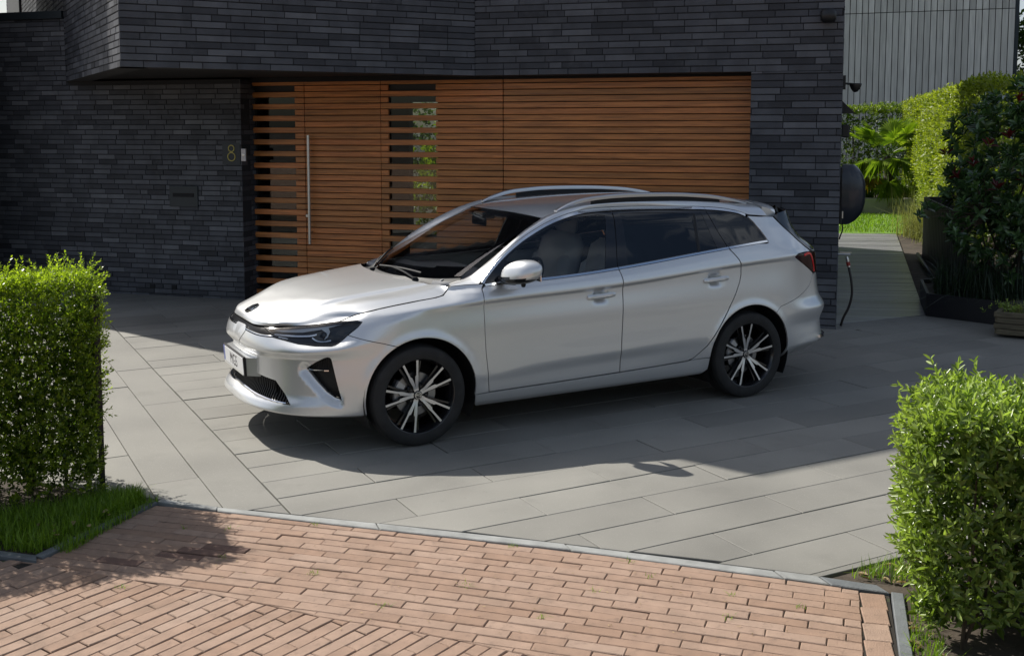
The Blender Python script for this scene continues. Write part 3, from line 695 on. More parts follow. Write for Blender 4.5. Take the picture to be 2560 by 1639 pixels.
_row([-1.52,-.9,-.35,.5,1.0,1.5,2.1,2.9,3.3,4.27], [.36,.36,.37,.36,.385,.40,.415,.42,.42,.42], [-.035,-.035,-.012,-.014,-.017,-.019,-.015,-.012,-.015,-.02])
_row([-1.52,-.9,-.35,.5,.75,1.06,1.52,1.95,2.15,2.9,3.3,4.27], [.45,.45,.46,.42,.452,.466,.480,.503,.51,.50,.50,.50], [-.042,-.04,-.006,-.004,-.001,-.001,-.001,-.002,-.003,-.002,-.022,-.03])
_row([-1.52,-1.1,-.9,-.735,-.35,.5,1.5,2.2,2.9,3.2,3.3,4.27], [.57,.57,.575,.58,.58,.58,.60,.61,.62,.615,.615,.612], [-.032,-.042,-.044,-.038,-.008,-.002,-.003,-.003,0,.004,.006,.006])
_row([-1.52,-1.1,-.9,-.735,-.54,-.35,.5,1.5,2.2,2.9,3.1,3.3,4.27], [.645,.622,.630,.636,.653,.68,.72,.74,.75,.75,.73,.71,.71], [0,.003,.007,.008,.008,0,0,-.001,-.001,0,-.008,-.030,-.05])
_row([-1.52,-1.09,-.91,-.735,-.54,-.35,-.1,.44,1.5,2.5,3.08,3.3,3.65,4.27], [.70,.702,.70,.695,.70,.745,.815,.868,.910,.983,1.0,.96,.93,.93],
     [-.015,-.017,-.03,-.045,-.048,-.020,-.006,-.010,-.014,-.014,-.02,-.05,-.072,-.09])
_rows.append((ZS, pch([-1.52,-1.30,-1.09,-.91,-.735,-.54,-.35,-.15,.1,.44,2.6,3.08,3.3,3.65,4.27], [-.055,-.055,-.075,-.115,-.14,-.112,-.070,-.028,-.006,0,0,-.012,-.055,-.085,-.105])))
_row([-1.52,-1.09,-.91,-.735,-.54,-.43,-.31,-.13,.2,.34,.48,1.0,1.5,2.5,3.08,3.3,3.65,4.27],
     [.775,.778,.79,.803,.818,.836,.867,.893,.931,.944,.944,.962,.982,1.053,1.080,1.085,1.085,1.085],
     [-.10,-.12,-.16,-.185,-.16,-.135,-.108,-.104,-.098,-.060,-.014,-.010,-.010,-.010,-.03,-.085,-.11,-.13])
_rows.append((ZB, pch([-1.52,-.4,.2,.36,.48,.9,1.5,2.5,2.85,3.08,3.3,3.65,4.27], [-.30,-.24,-.17,-.11,-.050,-.046,-.046,-.048,-.062,-.10,-.15,-.23,-.25])))
_row([-1.52,.5,2.5,2.85,3.08,3.3,3.65,4.27], [1.245,1.237,1.25,1.25,1.25,1.25,1.25,1.25], [-.5,-.158,-.130,-.130,-.165,-.205,-.33,-.37])
_row([-1.52,.5,2.5,2.85,3.08,3.3,3.65,4.27], [1.42,1.42,1.42,1.42,1.40,1.40,1.40,1.40], [-.7,-.250,-.246,-.246,-.262,-.285,-.43,-.49])
_row([-1.52,4.27], [1.52,1.52], [-.8,-.55])

ARCH = [(.015, .325, .372), (2.675, .325, .378)]      # wheel openings: x, z, radius
HANDLE = [(1.337, .868), (2.327, .916)]
FOGL = [(-.754,.520),(-.68,.452),(-.604,.383),(-.550,.348),(-.508,.335)]
def shell(u, z, off=0.0):
    u = np.asarray(u, float); z = np.asarray(z, float)
    sh = np.broadcast(u, z).shape
    u = np.broadcast_to(u, sh).ravel().copy(); z = np.broadcast_to(z, sh).ravel()
    flip = np.ones_like(u)
    m = u < U0; u[m] = 2*U0 - u[m]; flip[m] = -1
    m = u > U1; u[m] = 2*U1 - u[m]; flip[m] = -1
    Z = np.array([r[0](u) for r in _rows]); E = np.array([r[1](u) for r in _rows])
    Z = np.maximum.accumulate(Z + np.arange(len(_rows))[:, None]*1e-4, 0)
    e = pchip_cols(z, Z, E)
    bx = _bx(u); by = _by(u); h = 2e-3
    tx = (_bx(u+h) - _bx(u-h)); ty = (_by(u+h) - _by(u-h)); l = np.hypot(tx, ty); nx = ty/l; ny = -tx/l
    for (ax, az, ar) in ARCH:                              # wheel-arch flare
        r = np.hypot(bx-ax, z-az); w = np.where(by < -.6, 1, 0)
        e = e + w*.012*np.exp(-((r-ar)/.035)**2)*np.clip((z-.25)/.1, 0, 1)
    for (hu, hz) in HANDLE:                                # scooped cups behind the door handles
        e = e - .020*np.exp(-((u-hu)/.052)**4 - ((z-hz)/.046)**4)
    FL = FOGL; d = np.full(u.shape, 9.); 
    for (a, b) in zip(FL[:-1], FL[1:]):
        ex, ez = b[0]-a[0], b[1]-a[1]; t = np.clip(((u-a[0])*ex+(z-a[1])*ez)/(ex*ex+ez*ez), 0, 1)
        d = np.minimum(d, np.hypot(u-a[0]-t*ex, z-a[1]-t*ez))
    fw = np.clip((u+.84)/.06, 0, 1)*np.clip((-.49-u)/.03, 0, 1)
    fk = np.clip(1-d/.058, 0, 1); e = e - .034*fk*fk*(3-2*fk)*fw
    e = e + off
    return np.stack([bx + nx*e, (by + ny*e)*flip, z], -1).reshape(sh + (3,))

# hood, roof and screens
def rail(pts):
    p = np.array(pts, float); d = np.r_[0, np.cumsum(np.linalg.norm(np.diff(p, axis=0), axis=1))]; d /= d[-1]
    fs = [pch(d, p[:, k]) for k in range(3)]
    return lambda s: np.stack([f(s) for f in fs], -1)
def _sh(u, dz=0): return list(shell(np.array([u]), ZS(np.array([u]))+dz)[0])
def _sz(u, z): return list(shell(np.array([u]), np.array([z]))[0])
SHUT = [(-.511,.8135),(-.43,.838),(-.331,.865),(-.24,.881),(-.145,.894),(.036,.916),(.15,.928),(.205,.938),(.245,.959),(.266,.985)]
_ab = lambda p: [p[0], abs(p[1]), p[2]]
_rails = [(0., rail([_ab(_sh(-1.52)),[-.888,0,.776],[-.855,0,.802],[-.76,0,.848],[-.67,0,.880],[-.48,0,.936],[-.25,0,.976],[.06,0,1.006]])),
  (.33, rail([_ab(_sh(-1.30)),[-.872,.225,.780],[-.83,.228,.806],[-.74,.232,.848],[-.6,.245,.902],[-.3,.265,.966],[.085,.30,1.004]])),
  (.58, rail([_ab(_sh(-1.06)),[-.80,.44,.785],[-.76,.445,.803],[-.68,.455,.838],[-.47,.50,.919],[-.2,.53,.958],[.165,.58,.996]])),
  (.77, rail([_ab(_sh(-.83)),[-.63,.575,.798],[-.57,.59,.830],[-.46,.62,.879],[-.28,.65,.919],[-.06,.67,.945],[.235,.655,.990]])),
  (1., rail([_ab(_sz(*p)) for p in SHUT]))]
_r58, _r77 = _rails[2][1], _rails[3][1]
def _valley(s):
    s = np.asarray(s, float); k = np.clip((s-.12)/.3, 0, 1); k = k*k*(3-2*k)*(1-.5*np.clip((s-.7)/.3, 0, 1))
    return _r58(s)*.55+_r77(s)*.45-np.stack([0*s, 0*s, .0105*k], -1)
_rails.insert(3, (.665, _valley))
def hood(s, t):
    s = np.asarray(s, float).ravel(); t = np.asarray(t, float).ravel(); a = np.abs(t); n = s.size
    R = np.array([r(s) for _, r in _rails]); T = np.repeat(np.array([k for k, _ in _rails])[:, None], n, 1)
    T = np.vstack([-T[1:2], T]); R = np.concatenate([R[1:2]*np.array([1,-1,1]), R])
    o = np.stack([pchip_cols(a, T, R[:, :, k]) for k in range(3)], -1)
    o[:, 1] *= np.sign(t); return o
_rc = spl([.70,.94,1.2,1.5,1.9,2.3,2.7,3.0,3.3], [1.315,1.418,1.462,1.485,1.497,1.495,1.478,1.452,1.415])
_re = spl([.9,1.06,1.2,1.5,1.8,2.1,2.5,2.86,3.1,3.3], [1.335,1.387,1.424,1.458,1.470,1.470,1.455,1.432,1.410,1.39])
_rye = pch([.9,1.06,1.2,1.6,2.8,3.3], [.59,.575,.572,.570,.570,.55])
def roof(x, y):
    x = np.asarray(x, float).ravel(); a = np.abs(np.asarray(y, float)).ravel()
    return _rc(x) - (_rc(x)-_re(x))*np.clip(a/_rye(x), 0, 1.1)**2.6
# windscreen: ruled between base and head curves, parameter s up, t across (-1..1)
def screen(s, t):
    s = np.asarray(s, float).ravel(); t = np.asarray(t, float).ravel(); a = np.abs(t)
    xb = .11 + .27*a**2.1; yb = .70*t; zb = 1.012 + .028*a**3
    xt = .935 + .125*a**2.0; yt = .578*t; zt = 1.4165 - .030*a**2.0
    bul = .022*4*s*(1-s)*(1-.35*a**2)
    return np.stack([xb+(xt-xb)*s - bul*.45, yb+(yt-yb)*s, zb+(zt-zb)*s + bul], -1)
# ---------------------------------------------------------------- the car
CARO = (-0.99893, 7.50019, 0); CARYAW = .48979
mat('silver_paint', (.69,.70,.705), .36, metal=.64, coat=1, coat_r=.02, var=.045, vscale=700)
mat('black_gloss', (.008,.008,.010), .12, coat=.3)
mat('black_plastic', (.014,.014,.015), .55, bump=.06, bscale=400, spec=.3)
mat('grille_black', (.006,.006,.007), .3, spec=.12)
mat('gap_black', (.004,.004,.004), .9, spec=.1)
mat('chrome', (.80,.81,.83), .10, metal=1)
mat('satin_trim', (.72,.73,.75), .24, metal=1)
mat('rail_silver', (.62,.63,.65), .34, metal=.9)
mat('tyre_rubber', (.017,.017,.017), .78, var=.35, vscale=14, bump=.05, bscale=300)
mat('machined_alloy', (.70,.70,.70), .30, metal=.7)
mat('wheel_black', (.008,.008,.009), .25, coat=.4)
mat('disc_steel', (.30,.30,.31), .38, metal=.9)
mat('caliper_grey', (.42,.43,.45), .45, metal=.7)
mat('lamp_reflector', (.72,.73,.74), .35, metal=.1)
mat('lamp_dark', (.02,.021,.024), .3, metal=.3)
mat('tail_dark', (.022,.002,.004), .14, spec=.3)
mat('tail_red', (.85,.02,.03), .15, coat=.8)
mat('plate_white', (.78,.78,.79), .4)
mat('plate_blue', (.10,.14,.42), .4)
mat('plate_ink', (.035,.012,.014), .5)
mat('seat_fabric', (.82,.82,.80), .85, bump=.1, bscale=300)
mat('seat_dark', (.03,.03,.032), .8)
mat('trim_light', (.62,.62,.60), .8)
mat('dash_grey', (.24,.24,.245), .7, bump=.08, bscale=300)
mat('headliner', (.45,.45,.44), .9)
mat('mirror_glass', (.8,.8,.82), .03, metal=1)
glass('clear_glass', (.95,.96,.955), ior=1.5); glass('screen_glass', (.92,.94,.93), ior=1.8); glass('privacy_glass', (.030,.031,.034), ior=1.62); glass('lamp_glass', (.92,.94,.95), ior=1.45)

car = empty('parked_car', CARO, CARYAW, 'silver estate car with black and silver alloy wheels parked before the wooden garage', 'car')

def normals(fn, U, Z, h=2e-3):
    a = fn(U+h, Z)-fn(U-h, Z); b = fn(U, Z+h)-fn(U, Z-h); n = np.cross(a, b); n /= np.maximum(np.linalg.norm(n, axis=1, keepdims=True), 1e-12); return n
def cdt(poly, holes, du, dz, extra=(), feat=None):
    """triangulated polygon with holes; returns points, triangles, boundary loops"""
    loops = [resample(poly, .03)] + [resample(h, .03) for h in holes]
    pts = np.concatenate(loops); edges = []; b = 0; idx = []
    for l in loops:
        n = len(l); edges += [(b+i, b+(i+1)%n) for i in range(n)]; idx.append(list(range(b, b+n))); b += n
    lo, hi = pts.min(0), pts.max(0)
    gx = np.arange(lo[0]+du/2, hi[0], du); gz = np.arange(lo[1]+dz/2, hi[1], dz)
    GX, GZ = np.meshgrid(gx, gz); GX = GX + (0 if feat is not None else 1)*(np.arange(len(gz))%2)[:, None]*du/2; GX, GZ = GX.ravel(), GZ.ravel()
    for (ex, ez, rr, st) in extra:
        ax, az = np.meshgrid(np.arange(ex-rr, ex+rr, st), np.arange(ez-rr, ez+rr, st)); GX = np.r_[GX, ax.ravel()]; GZ = np.r_[GZ, az.ravel()]
    ok = inside(poly, GX, GZ)
    for h in holes: ok &= ~inside(h, GX, GZ)
    GX, GZ = GX[ok], GZ[ok]; lim = min(min(du, dz)*.6, .012)
    if feat == 1:                           # rows of points that follow the shoulder crease
        zz = ZS(GX)-GZ; k_ = (np.abs(zz) > .045); GX, GZ = GX[k_], GZ[k_]
        fu = np.arange(lo[0]+.01, hi[0], .03)
        for k_, o_ in enumerate((-.040,-.030,-.022,-.014,-.007,0,.007,.014,.022,.030,.040)):
            fz = ZS(fu)+o_; ok = inside(poly, fu, fz)
            for h in holes: ok &= ~inside(h, fu, fz)
            GX, GZ = np.r_[GX, fu[ok]], np.r_[GZ, fz[ok]]
    d = np.min([dist_edges(l, GX, GZ) for l in loops], axis=0); GX, GZ = GX[d > lim], GZ[d > lim]
    allp = np.concatenate([pts, np.stack([GX, GZ], -1)])
    sc_ = .28 if feat is not None else 1
    r = delaunay_2d_cdt([Vector((p[0]*sc_, p[1])) for p in allp], edges, [], 0, 1e-7)
    P = np.array([tuple(v) for v in r[0]])/np.array([sc_, 1]); T = np.array([f for f in r[2] if len(f) == 3])
    c = P[T].mean(1); ok = inside(poly, c[:, 0], c[:, 1])
    for h in holes: ok &= ~inside(h, c[:, 0], c[:, 1])
    T = T[ok]; a = P[T]; ar = (a[:,1,0]-a[:,0,0])*(a[:,2,1]-a[:,0,1])-(a[:,1,1]-a[:,0,1])*(a[:,2,0]-a[:,0,0])
    T = T[np.abs(ar) > 1e-9]; ar = ar[np.abs(ar) > 1e-9]; T[ar < 0] = T[ar < 0][:, ::-1]
    mp = {}
    for i, src in enumerate(r[3]):
        for s_ in src: mp[s_] = i
    loops = [[mp[i] for i in l] for l in idx]
    return P, T, loops
def panel(name, outline, mats, parent, holes=(), du=.05, dz=.02, off=0, gap=.0022, depth=.014, hdepth=None, extra=(), fn=None, mirror=True, label=None, feat=None):
    f = fn or (lambda U, Z: shell(U, Z, off))
    poly = inset(ccw(outline), gap) if gap else np.array(ccw(outline), float)
    hs = [inset(ccw(h), -gap) if gap else np.array(ccw(h), float) for h in holes]
    P, T, loops = cdt(poly, hs, du, dz, extra, feat)
    V = f(P[:, 0], P[:, 1]); N = normals(f, P[:, 0], P[:, 1]); F = [tuple(t) for t in T]; V = list(V); NN = list(N); mi = [0]*len(F)
    if depth:
        for li, l in enumerate(loops):
            dp = depth if li == 0 or hdepth is None else hdepth; b = len(V); n = len(l)
            cyc = l if li == 0 else l[::-1]
            C = np.array([V[i] for i in cyc]); nn = np.array([N[i] for i in cyc]); tg = np.roll(C, -1, 0)-np.roll(C, 1, 0); sd = np.cross(tg, nn); sd /= np.maximum(np.linalg.norm(sd, axis=1, keepdims=True), 1e-9)
            V += list(C); NN += list(sd+.25*nn); V += list(C-nn*dp); NN += list(sd)
            for i in range(n): j = (i+1)%n; F.append((b+i, b+n+i, b+n+j, b+j)); mi.append(0)
    V = np.array(V); NN = np.array(NN); out = []
    for side in ((1, -1) if mirror else (1,)):
        s = np.array([1, side, 1]); FF = F if side > 0 else [t[::-1] for t in F]
        me = mesh(name, V*s, FF, smooth=True, mi=mi, normals=NN*s); o = obj(name, me, parent[0 if side > 0 else 1] if isinstance(parent, (list, tuple)) else parent, mats)
        if label: o['label'] = label
        out.append(o)
    return out
def patch(name, fn, S, T, mats, parent, flip=False, label=None):
    """grid surface fn(s, t) with normals from the function"""
    SS, TT = np.meshgrid(S, T, indexing='ij'); V = fn(SS.ravel(), TT.ravel()); N = normals(fn, SS.ravel(), TT.ravel(), 1e-3); ns, nt_ = len(S), len(T)
    F = [(i*nt_+j, (i+1)*nt_+j, (i+1)*nt_+j+1, i*nt_+j+1) for i in range(ns-1) for j in range(nt_-1)]
    if flip: F = [f[::-1] for f in F]; N = -N
    o = obj(name, mesh(name, V, F, smooth=True, normals=N), parent, mats)
    if label: o['label'] = label
    return o
def mirror_mb(mb_fn, name, mats, parent, angle=None, smooth=False, label=None):
    out = []
    for side in (1, -1):
        b = mb_fn()
        if side < 0: b.v = [(x, -y, z) for x, y, z in b.v]; b.f = [f[::-1] for f in b.f]
        o = b.build(name, mats, parent[0 if side > 0 else 1] if isinstance(parent, (list, tuple)) else parent, angle=angle, smooth=smooth)
        if label: o['label'] = label
        out.append(o)
    return out
def arch_pts(k, a0, a1, n=24):
    x, z, r = ARCH[k]; return [(x+r*math.cos(a), z+r*math.sin(a)) for a in np.linspace(a0, a1, n)]
def arch_ang(k, u, z): x, zz, r = ARCH[k]; return math.atan2(z-zz, u-x)
SP = M['silver_paint']
belt = lambda us, d=0: [(u, float(ZB(np.array([u]))[0])+d) for u in us]

# inner dark body behind the gaps, floor and wheel housings
def inner():
    us = np.arange(-1.50, U1+.001, .06); zs = np.linspace(0, 1, 22)
    UU, TT = np.meshgrid(us, zs, indexing='ij'); top = ZB(UU)-.05; top = np.where(UU < .35, ZS(UU)-.03, top); ZZ = .24+(top-.24)*TT
    V = shell(UU, ZZ, -.030).reshape(-1, 3); F = []; nz_ = len(zs)
    ok = np.ones(UU.shape, bool)
    for ax, az, ar in ARCH: ok &= np.hypot(UU-ax, ZZ-az) > ar+.005
    ok &= ~((UU < -.80) & (ZZ < .47)) & ~((UU > -.80) & (UU < -.48) & (ZZ > .32) & (ZZ < .62)) & ~((UU < -.36) & (ZZ > .66))
    okr = ok.ravel()
    for i in range(len(us)-1):
        for j in range(nz_-1):
            q = (i*nz_+j, (i+1)*nz_+j, (i+1)*nz_+j+1, i*nz_+j+1)
            if okr[list(q)].all(): F.append(q)
    n = len(V); V2 = V*np.array([1, -1, 1]); F += [tuple(k+n for k in f[::-1]) for f in F]
    return np.concatenate([V, V2]), F
V, F = inner(); obj('inner_body', mesh('inner_body', V, F), car, M['gap_black'])
b = MB(); b.box((1.33, 0, .235), (3.1, 1.30, .07)); b.box((-.45,0,.36), (.5,.8,.2)); b.box((-.27,0,.60),(.72,1.16,.22)); b.box((-.795,0,.50),(.03,1.0,.42)); b.box((3.15,0,.45), (.6,1.0,.25)); b.box((2.675,0,.42),(.12,1.3,.10)); b.build('underbody_and_blockers', M['gap_black'], car)  # floor, plus boxes under bonnet and behind grille added to block stray light
for k in (0, 1):
    def liner(k=k):
        b = MB(); x, z, r = ARCH[k]; y0 = -.885 if k == 0 else -.880
        b.lathe([(r+.012, y0+.012), (r+.018, -.58), (.10, -.56)], 30, 'y', (x, 0, z), R(-28), R(208)); return b
    mirror_mb(liner, 'wheel_arch_liner', M['black_plastic'], car, smooth=True)

# front end
fl_tip = [(-.511,.8135),(-.399,.8205),(-.367,.813),(-.397,.784),(-.461,.737)]
a0 = arch_ang(0, -.155, .656); a1 = arch_ang(0, .385, .285)
FENDER = [(-.461,.737),(-.241,.680)] + arch_pts(0, a0, a1, 28) + [(.392,.286),(.490,.292),(.459,.559),(.450,.70),(.448,.791),(.446,.918),(.448,.971),(.469,1.002),(.37,.995),(.268,.986)] + SHUT[::-1][1:-1] + fl_tip[:-1]
panel('front_wing', FENDER, SP, car, du=.04, dz=.010, feat=1)
HL_LOW = [(-.461,.737),(-.490,.712),(-.519,.691),(-.542,.681),(-.565,.676),(-.674,.675),(-.786,.682),(-.899,.699),(-.991,.709)]
HEADLIGHT = smooth_line([(-1.127,.753),(-1.05,.7575),(-.865,.772),(-.679,.790),(-.52,.8105)], .04).tolist() + [(-.44,.819),(-.399,.8205),(-.372,.8165),(-.367,.810),(-.397,.784),(-.430,.760)] + HL_LOW + [(-1.005,.722),(-1.066,.742)]
def sym(p): return list(p)+[(2*U0-u, z) for u, z in list(p)[::-1]]
GL = smooth_line([(-.991,.709),(-1.108,.706),(-1.304,.714),(-1.50,.7185)], .04).tolist()
aa0 = arch_ang(0, -.155, .656); aa1 = arch_ang(0, -.341, .222)
BUMP = arch_pts(0, aa1+2*math.pi, aa0, 22) + [(-.241,.680)] + HL_LOW + GL[1:]
BOT = [(-.345,.212),(-.52,.214),(-.70,.218),(-.90,.226),(-1.2,.232),(-1.5,.234)]
half = BUMP[::-1]; half = [(-1.5,.7185)] + half[1:]
outline = BOT[::-1] + arch_pts(0, aa1+2*math.pi, aa0, 22) + [(-.241,.680)] + HL_LOW + GL[1:]
full = outline + [(2*U0-u, z) for u, z in outline[::-1]]
LG = [(-1.50,.456),(-1.191,.449),(-.987,.432),(-.845,.303),(-.968,.307),(-1.11,.318),(-1.30,.332),(-1.50,.338)]
LGF = LG + [(2*U0-u, z) for u, z in LG[::-1]]
FOG = [(-.754,.524),(-.713,.549),(-.672,.573),(-.61,.602),(-.592,.607),(-.578,.604),(-.570,.596),(-.508,.337),(-.550,.349),(-.604,.383),(-.68,.452)]
FOG2 = [(2*U0-u, z) for u, z in FOG]
panel('front_bumper', full, SP, car, holes=[LGF, FOG, FOG2], du=.026, dz=.0065, hdepth=.05, mirror=False, feat=2, extra=[(a_, b_, .055, .008) for u_, b_ in FOGL for a_ in (u_, 2*U0-u_)])
panel('lower_grille', LGF, M['black_plastic'], car, off=-.052, gap=0, depth=0, mirror=False)
def strip_on(pts, wdt, hgt, off=0, mb=None, closed=False, fn=None):
    """raised bar following (u,z) points on the shell"""
    b = mb or MB(); P = np.array(pts, float); n = len(P); fnx = fn or (lambda U, Z, o: shell(U, Z, o)); tg = np.gradient(P, axis=0); tg /= np.maximum(np.linalg.norm(tg, axis=1, keepdims=True), 1e-9); nn = np.stack([-tg[:,1], tg[:,0]], -1)
    w = np.broadcast_to(wdt, (n,))[:, None]
    q = [P-nn*w/2, P-nn*w*.42, P+nn*w*.42, P+nn*w/2]; o = [off-hgt*.6, off+hgt, off+hgt, off-hgt*.6]
    V = np.concatenate([fnx(a[:,0], a[:,1], oo) for a, oo in zip(q, o)]); F = []
    for k in range(3):
        for i in range(n-1): F.append((k*n+i, k*n+i+1, (k+1)*n+i+1, (k+1)*n+i))
    F += [(0, n, 2*n, 3*n), (n-1, 4*n-1, 3*n-1, 2*n-1)]
    b.add(V, F); return b
b = MB()
LGtop = lambda u: float(np.interp(-abs(u-U0)+0, [-.7,-.535,-.33,0], [.30,.432,.449,.456])) if False else float(np.interp(abs(u-U0), [0,.33,.533,.675], [.456,.449,.432,.303]))
LGbot = lambda u: float(np.interp(abs(u-U0), [0,.22,.41,.552,.675], [.338,.332,.318,.307,.303]))
for u in np.arange(U0-.66, U0+.661, .0215):
    zt, zb = LGtop(u), LGbot(u)
    if zt-zb > .012:
        ft = .010*(zt-zb)/.12
        strip_on([(u-ft, zb+.002), (u-ft*.4,(zb+zt)/2), (u+ft*.3, zt-.002)], .0115, .020, -.036, b)
b.build('grille_fin', M['black_plastic'], car)['kind'] = 'stuff'
b = strip_on([(u, LGbot(u)+.004) for u in np.linspace(U0-.64, U0+.64, 60)], .007, .008, -.012); b.build('lower_grille_trim', M['chrome'], car, smooth=False)
b = MB(); b.lathe([(.0,-.012),(.010,-.012),(.013,-.006),(.016,.0)], 16, 'x', (-.925,.06,.372)); b.build('radar_eye', M['lamp_dark'], car, smooth=True)
def fogpocket():
    b = MB(); P, T, _ = cdt(inset(ccw(FOG), -.002), [], .05, .03); b.add(shell(P[:,0], P[:,1], -.036), [tuple(t) for t in T]); return b
fogs = mirror_mb(fogpocket, 'fog_vent', M['black_plastic'], car)
def fogfins():
    b = MB()
    for i, u in enumerate(np.arange(-.735, -.515, .0125)):
        up = np.interp(u, [-.754,-.592,-.57], [.522,.603,.596]); lo = np.interp(u, [-.754,-.604,-.55,-.508], [.520,.385,.351,.339])
        if u > -.57: up = np.interp(u, [-.57,-.508], [.59,.34])
        if up-lo > .02: strip_on([(u, lo+.004), (u+.004, up-.004)], .006, .008, -.032, b)
    return b
for o in mirror_mb(fogfins, 'vent_fin', M['black_plastic'], fogs): o['kind'] = 'stuff'
mirror_mb(lambda: strip_on([(-.744,.5165),(-.70,.5175),(-.62,.519),(-.588,.5195)], .008, .010, -.022), 'fog_light_bar', M['chrome'], fogs)

# headlights
for_panel = HEADLIGHT
lamps = panel('headlight', HEADLIGHT, M['lamp_dark'], car, off=-.034, gap=0, depth=0, du=.05, dz=.02)
panel('headlight_surround', HEADLIGHT, M['black_gloss'], lamps, holes=[inset(ccw(HEADLIGHT), .0075).tolist()], du=.3, dz=.3, gap=.001, depth=.034, hdepth=.030)
panel('lamp_cover', HEADLIGHT, M['lamp_glass'], lamps, off=.0005, gap=.004, depth=0, du=.05, dz=.02)
def reflector():
    b = MB(); 
    P, T, _ = cdt(np.array(ccw([(-1.06,.742),(-.95,.752),(-.80,.762),(-.62,.785),(-.50,.806),(-.43,.812),(-.52,.79),(-.63,.765),(-.80,.741),(-.96,.737)])), [], .05, .02)
    b.add(shell(P[:,0], P[:,1], -.020), [tuple(t) for t in T])
    P, T, _ = cdt(np.array(ccw([(-.66,.764),(-.60,.772),(-.585,.752),(-.60,.72),(-.625,.705),(-.61,.73),(-.625,.75)])), [], .05, .02); b.add(shell(P[:,0], P[:,1], -.018), [tuple(t) for t in T])
    return b
mirror_mb(reflector, 'reflector', M['lamp_reflector'], lamps)
def drl():
    b = MB(); strip_on(smooth_line([(-1.00,.722),(-.90,.722),(-.80,.722),(-.72,.727),(-.685,.734)], .02), .010, .008, -.022, b)
    strip_on(smooth_line([(-.715,.716),(-.69,.704),(-.66,.697),(-.60,.699),(-.575,.703)], .015), .009, .008, -.022, b)
    strip_on([(-.955,.712),(-.88,.706)], .005, .004, -.012, b); return b
mirror_mb(drl, 'daytime_light', M['satin_trim'], lamps)
def proj():
    b = MB(); c = shell(np.array([-.63]), np.array([.728]), -.030)[0]; n = normals(shell, np.array([-.63]), np.array([.728]))[0]
    Mx = Vector((1,0,0)).rotation_difference(Vector(n)).to_matrix(); t = MB(); t.lathe([(0,.018),(.010,.0165),(.018,.012),(.023,.004),(.027,.004),(.029,-.008)], 20, 'x')
    b.add([Mx @ Vector(v) + Vector(c) for v in t.v], t.f); return b
mirror_mb(proj, 'projector_lens', M['black_gloss'], lamps, smooth=True)
# upper grille band
gtop = [(-1.50,.7535),(-1.30,.7545),(-1.127,.752),(-1.066,.740),(-1.005,.720),(-.991,.709)]
gr = gtop[::-1] ; GR = [(-1.50,.7535)]+[p for p in gtop[1:]]+[p for p in GL[1:]]
GRF = GR + [(2*U0-u, z) for u, z in GR[::-1]]
panel('grille', GRF, M['grille_black'], car, off=-.014, gap=0, depth=0, mirror=False, du=.05, dz=.02)
b = strip_on(smooth_line([(-.998,.7145),(-1.11,.7115),(-1.304,.7195),(-1.5,.7235),(-1.74,.7195),(-1.93,.7115),(-2.04,.7145)], .03), .0045, .006, -.008); b.build('grille_trim', M['chrome'], car)
flap = panel('charging_flap', [(-1.545,.731),(-1.53,.737),(-1.385,.7415),(-1.362,.738),(-1.318,.714),(-1.335,.69),(-1.425,.604),(-1.44,.600),(-1.60,.590),(-1.607,.60),(-1.575,.66)], SP, car, off=.0035, gap=0, depth=.012, du=.05, dz=.02, mirror=False)
# bonnet
patch('bonnet', hood, np.r_[.004, np.linspace(.02,.992,50)], np.r_[-np.linspace(.988,0,60,endpoint=False), np.linspace(0,.988,61)], SP, car, flip=False)
def skirt(curve, depth, name, m):
    V = np.concatenate([curve, curve-np.array([0,0,depth])]); n = len(curve); F = [(i, i+1, n+i+1, n+i) for i in range(n-1)]; obj(name, mesh(name, V, F), car, m)
t = np.linspace(-.988, .988, 60); fe = hood(np.full(60, .004), t); skirt(fe, .010, 'bonnet_lip', M['gap_black'])
for sg in (-1, 1): s = np.linspace(.004,.992,40); skirt(hood(s, np.full(40, .988*sg)), .03, 'bonnet_edge', M['gap_black'])
# badge: octagon with letters
def badge(size, name, parent, mtx, ring, ground, letters):
    oc = [(size*math.cos(R(22.5+45*k)), size*math.sin(R(22.5+45*k))) for k in range(8)]
    b = MB(); b.prism(oc, 0, .003); o1 = b.build(name, ground, parent)
    b = MB(); q = inset(oc, size*.10); n = 8; q2 = inset(oc, size*.2)
    V = [(p[0],p[1],.0045) for p in oc]+[(p[0],p[1],.0045) for p in q2]+[(p[0],p[1],.001) for p in oc]; F = [(i,(i+1)%8,8+(i+1)%8,8+i) for i in range(8)]+[(16+i,16+(i+1)%8,(i+1)%8,i) for i in range(8)]
    b.add(V, F); tm = text_mesh('MG', size*1.02, .001); tv = [(v.co.x*1.05, v.co.y*1.25, v.co.z+.0045) for v in tm.vertices]; b.add(tv, [tuple(p.vertices) for p in tm.polygons])
    if mtx is not None: o1.matrix_local = mtx
    o2 = b.build(letters, ring, o1); return o1
c = Vector(hood(np.array([.095]), np.array([0.]))[0]); c2 = Vector(hood(np.array([.13]), np.array([0.]))[0]); tx = Vector((0,-1,0)); ty = (c2-c).normalized(); nz_ = tx.cross(ty)
mx_ = Matrix((( tx.x, ty.x, nz_.x, c.x), (tx.y, ty.y, nz_.y, c.y), (tx.z, ty.z, nz_.z, c.z+.002), (0,0,0,1)))
badge(.053, 'badge', car, mx_, M['chrome'], M['black_gloss'], 'badge_lettering')
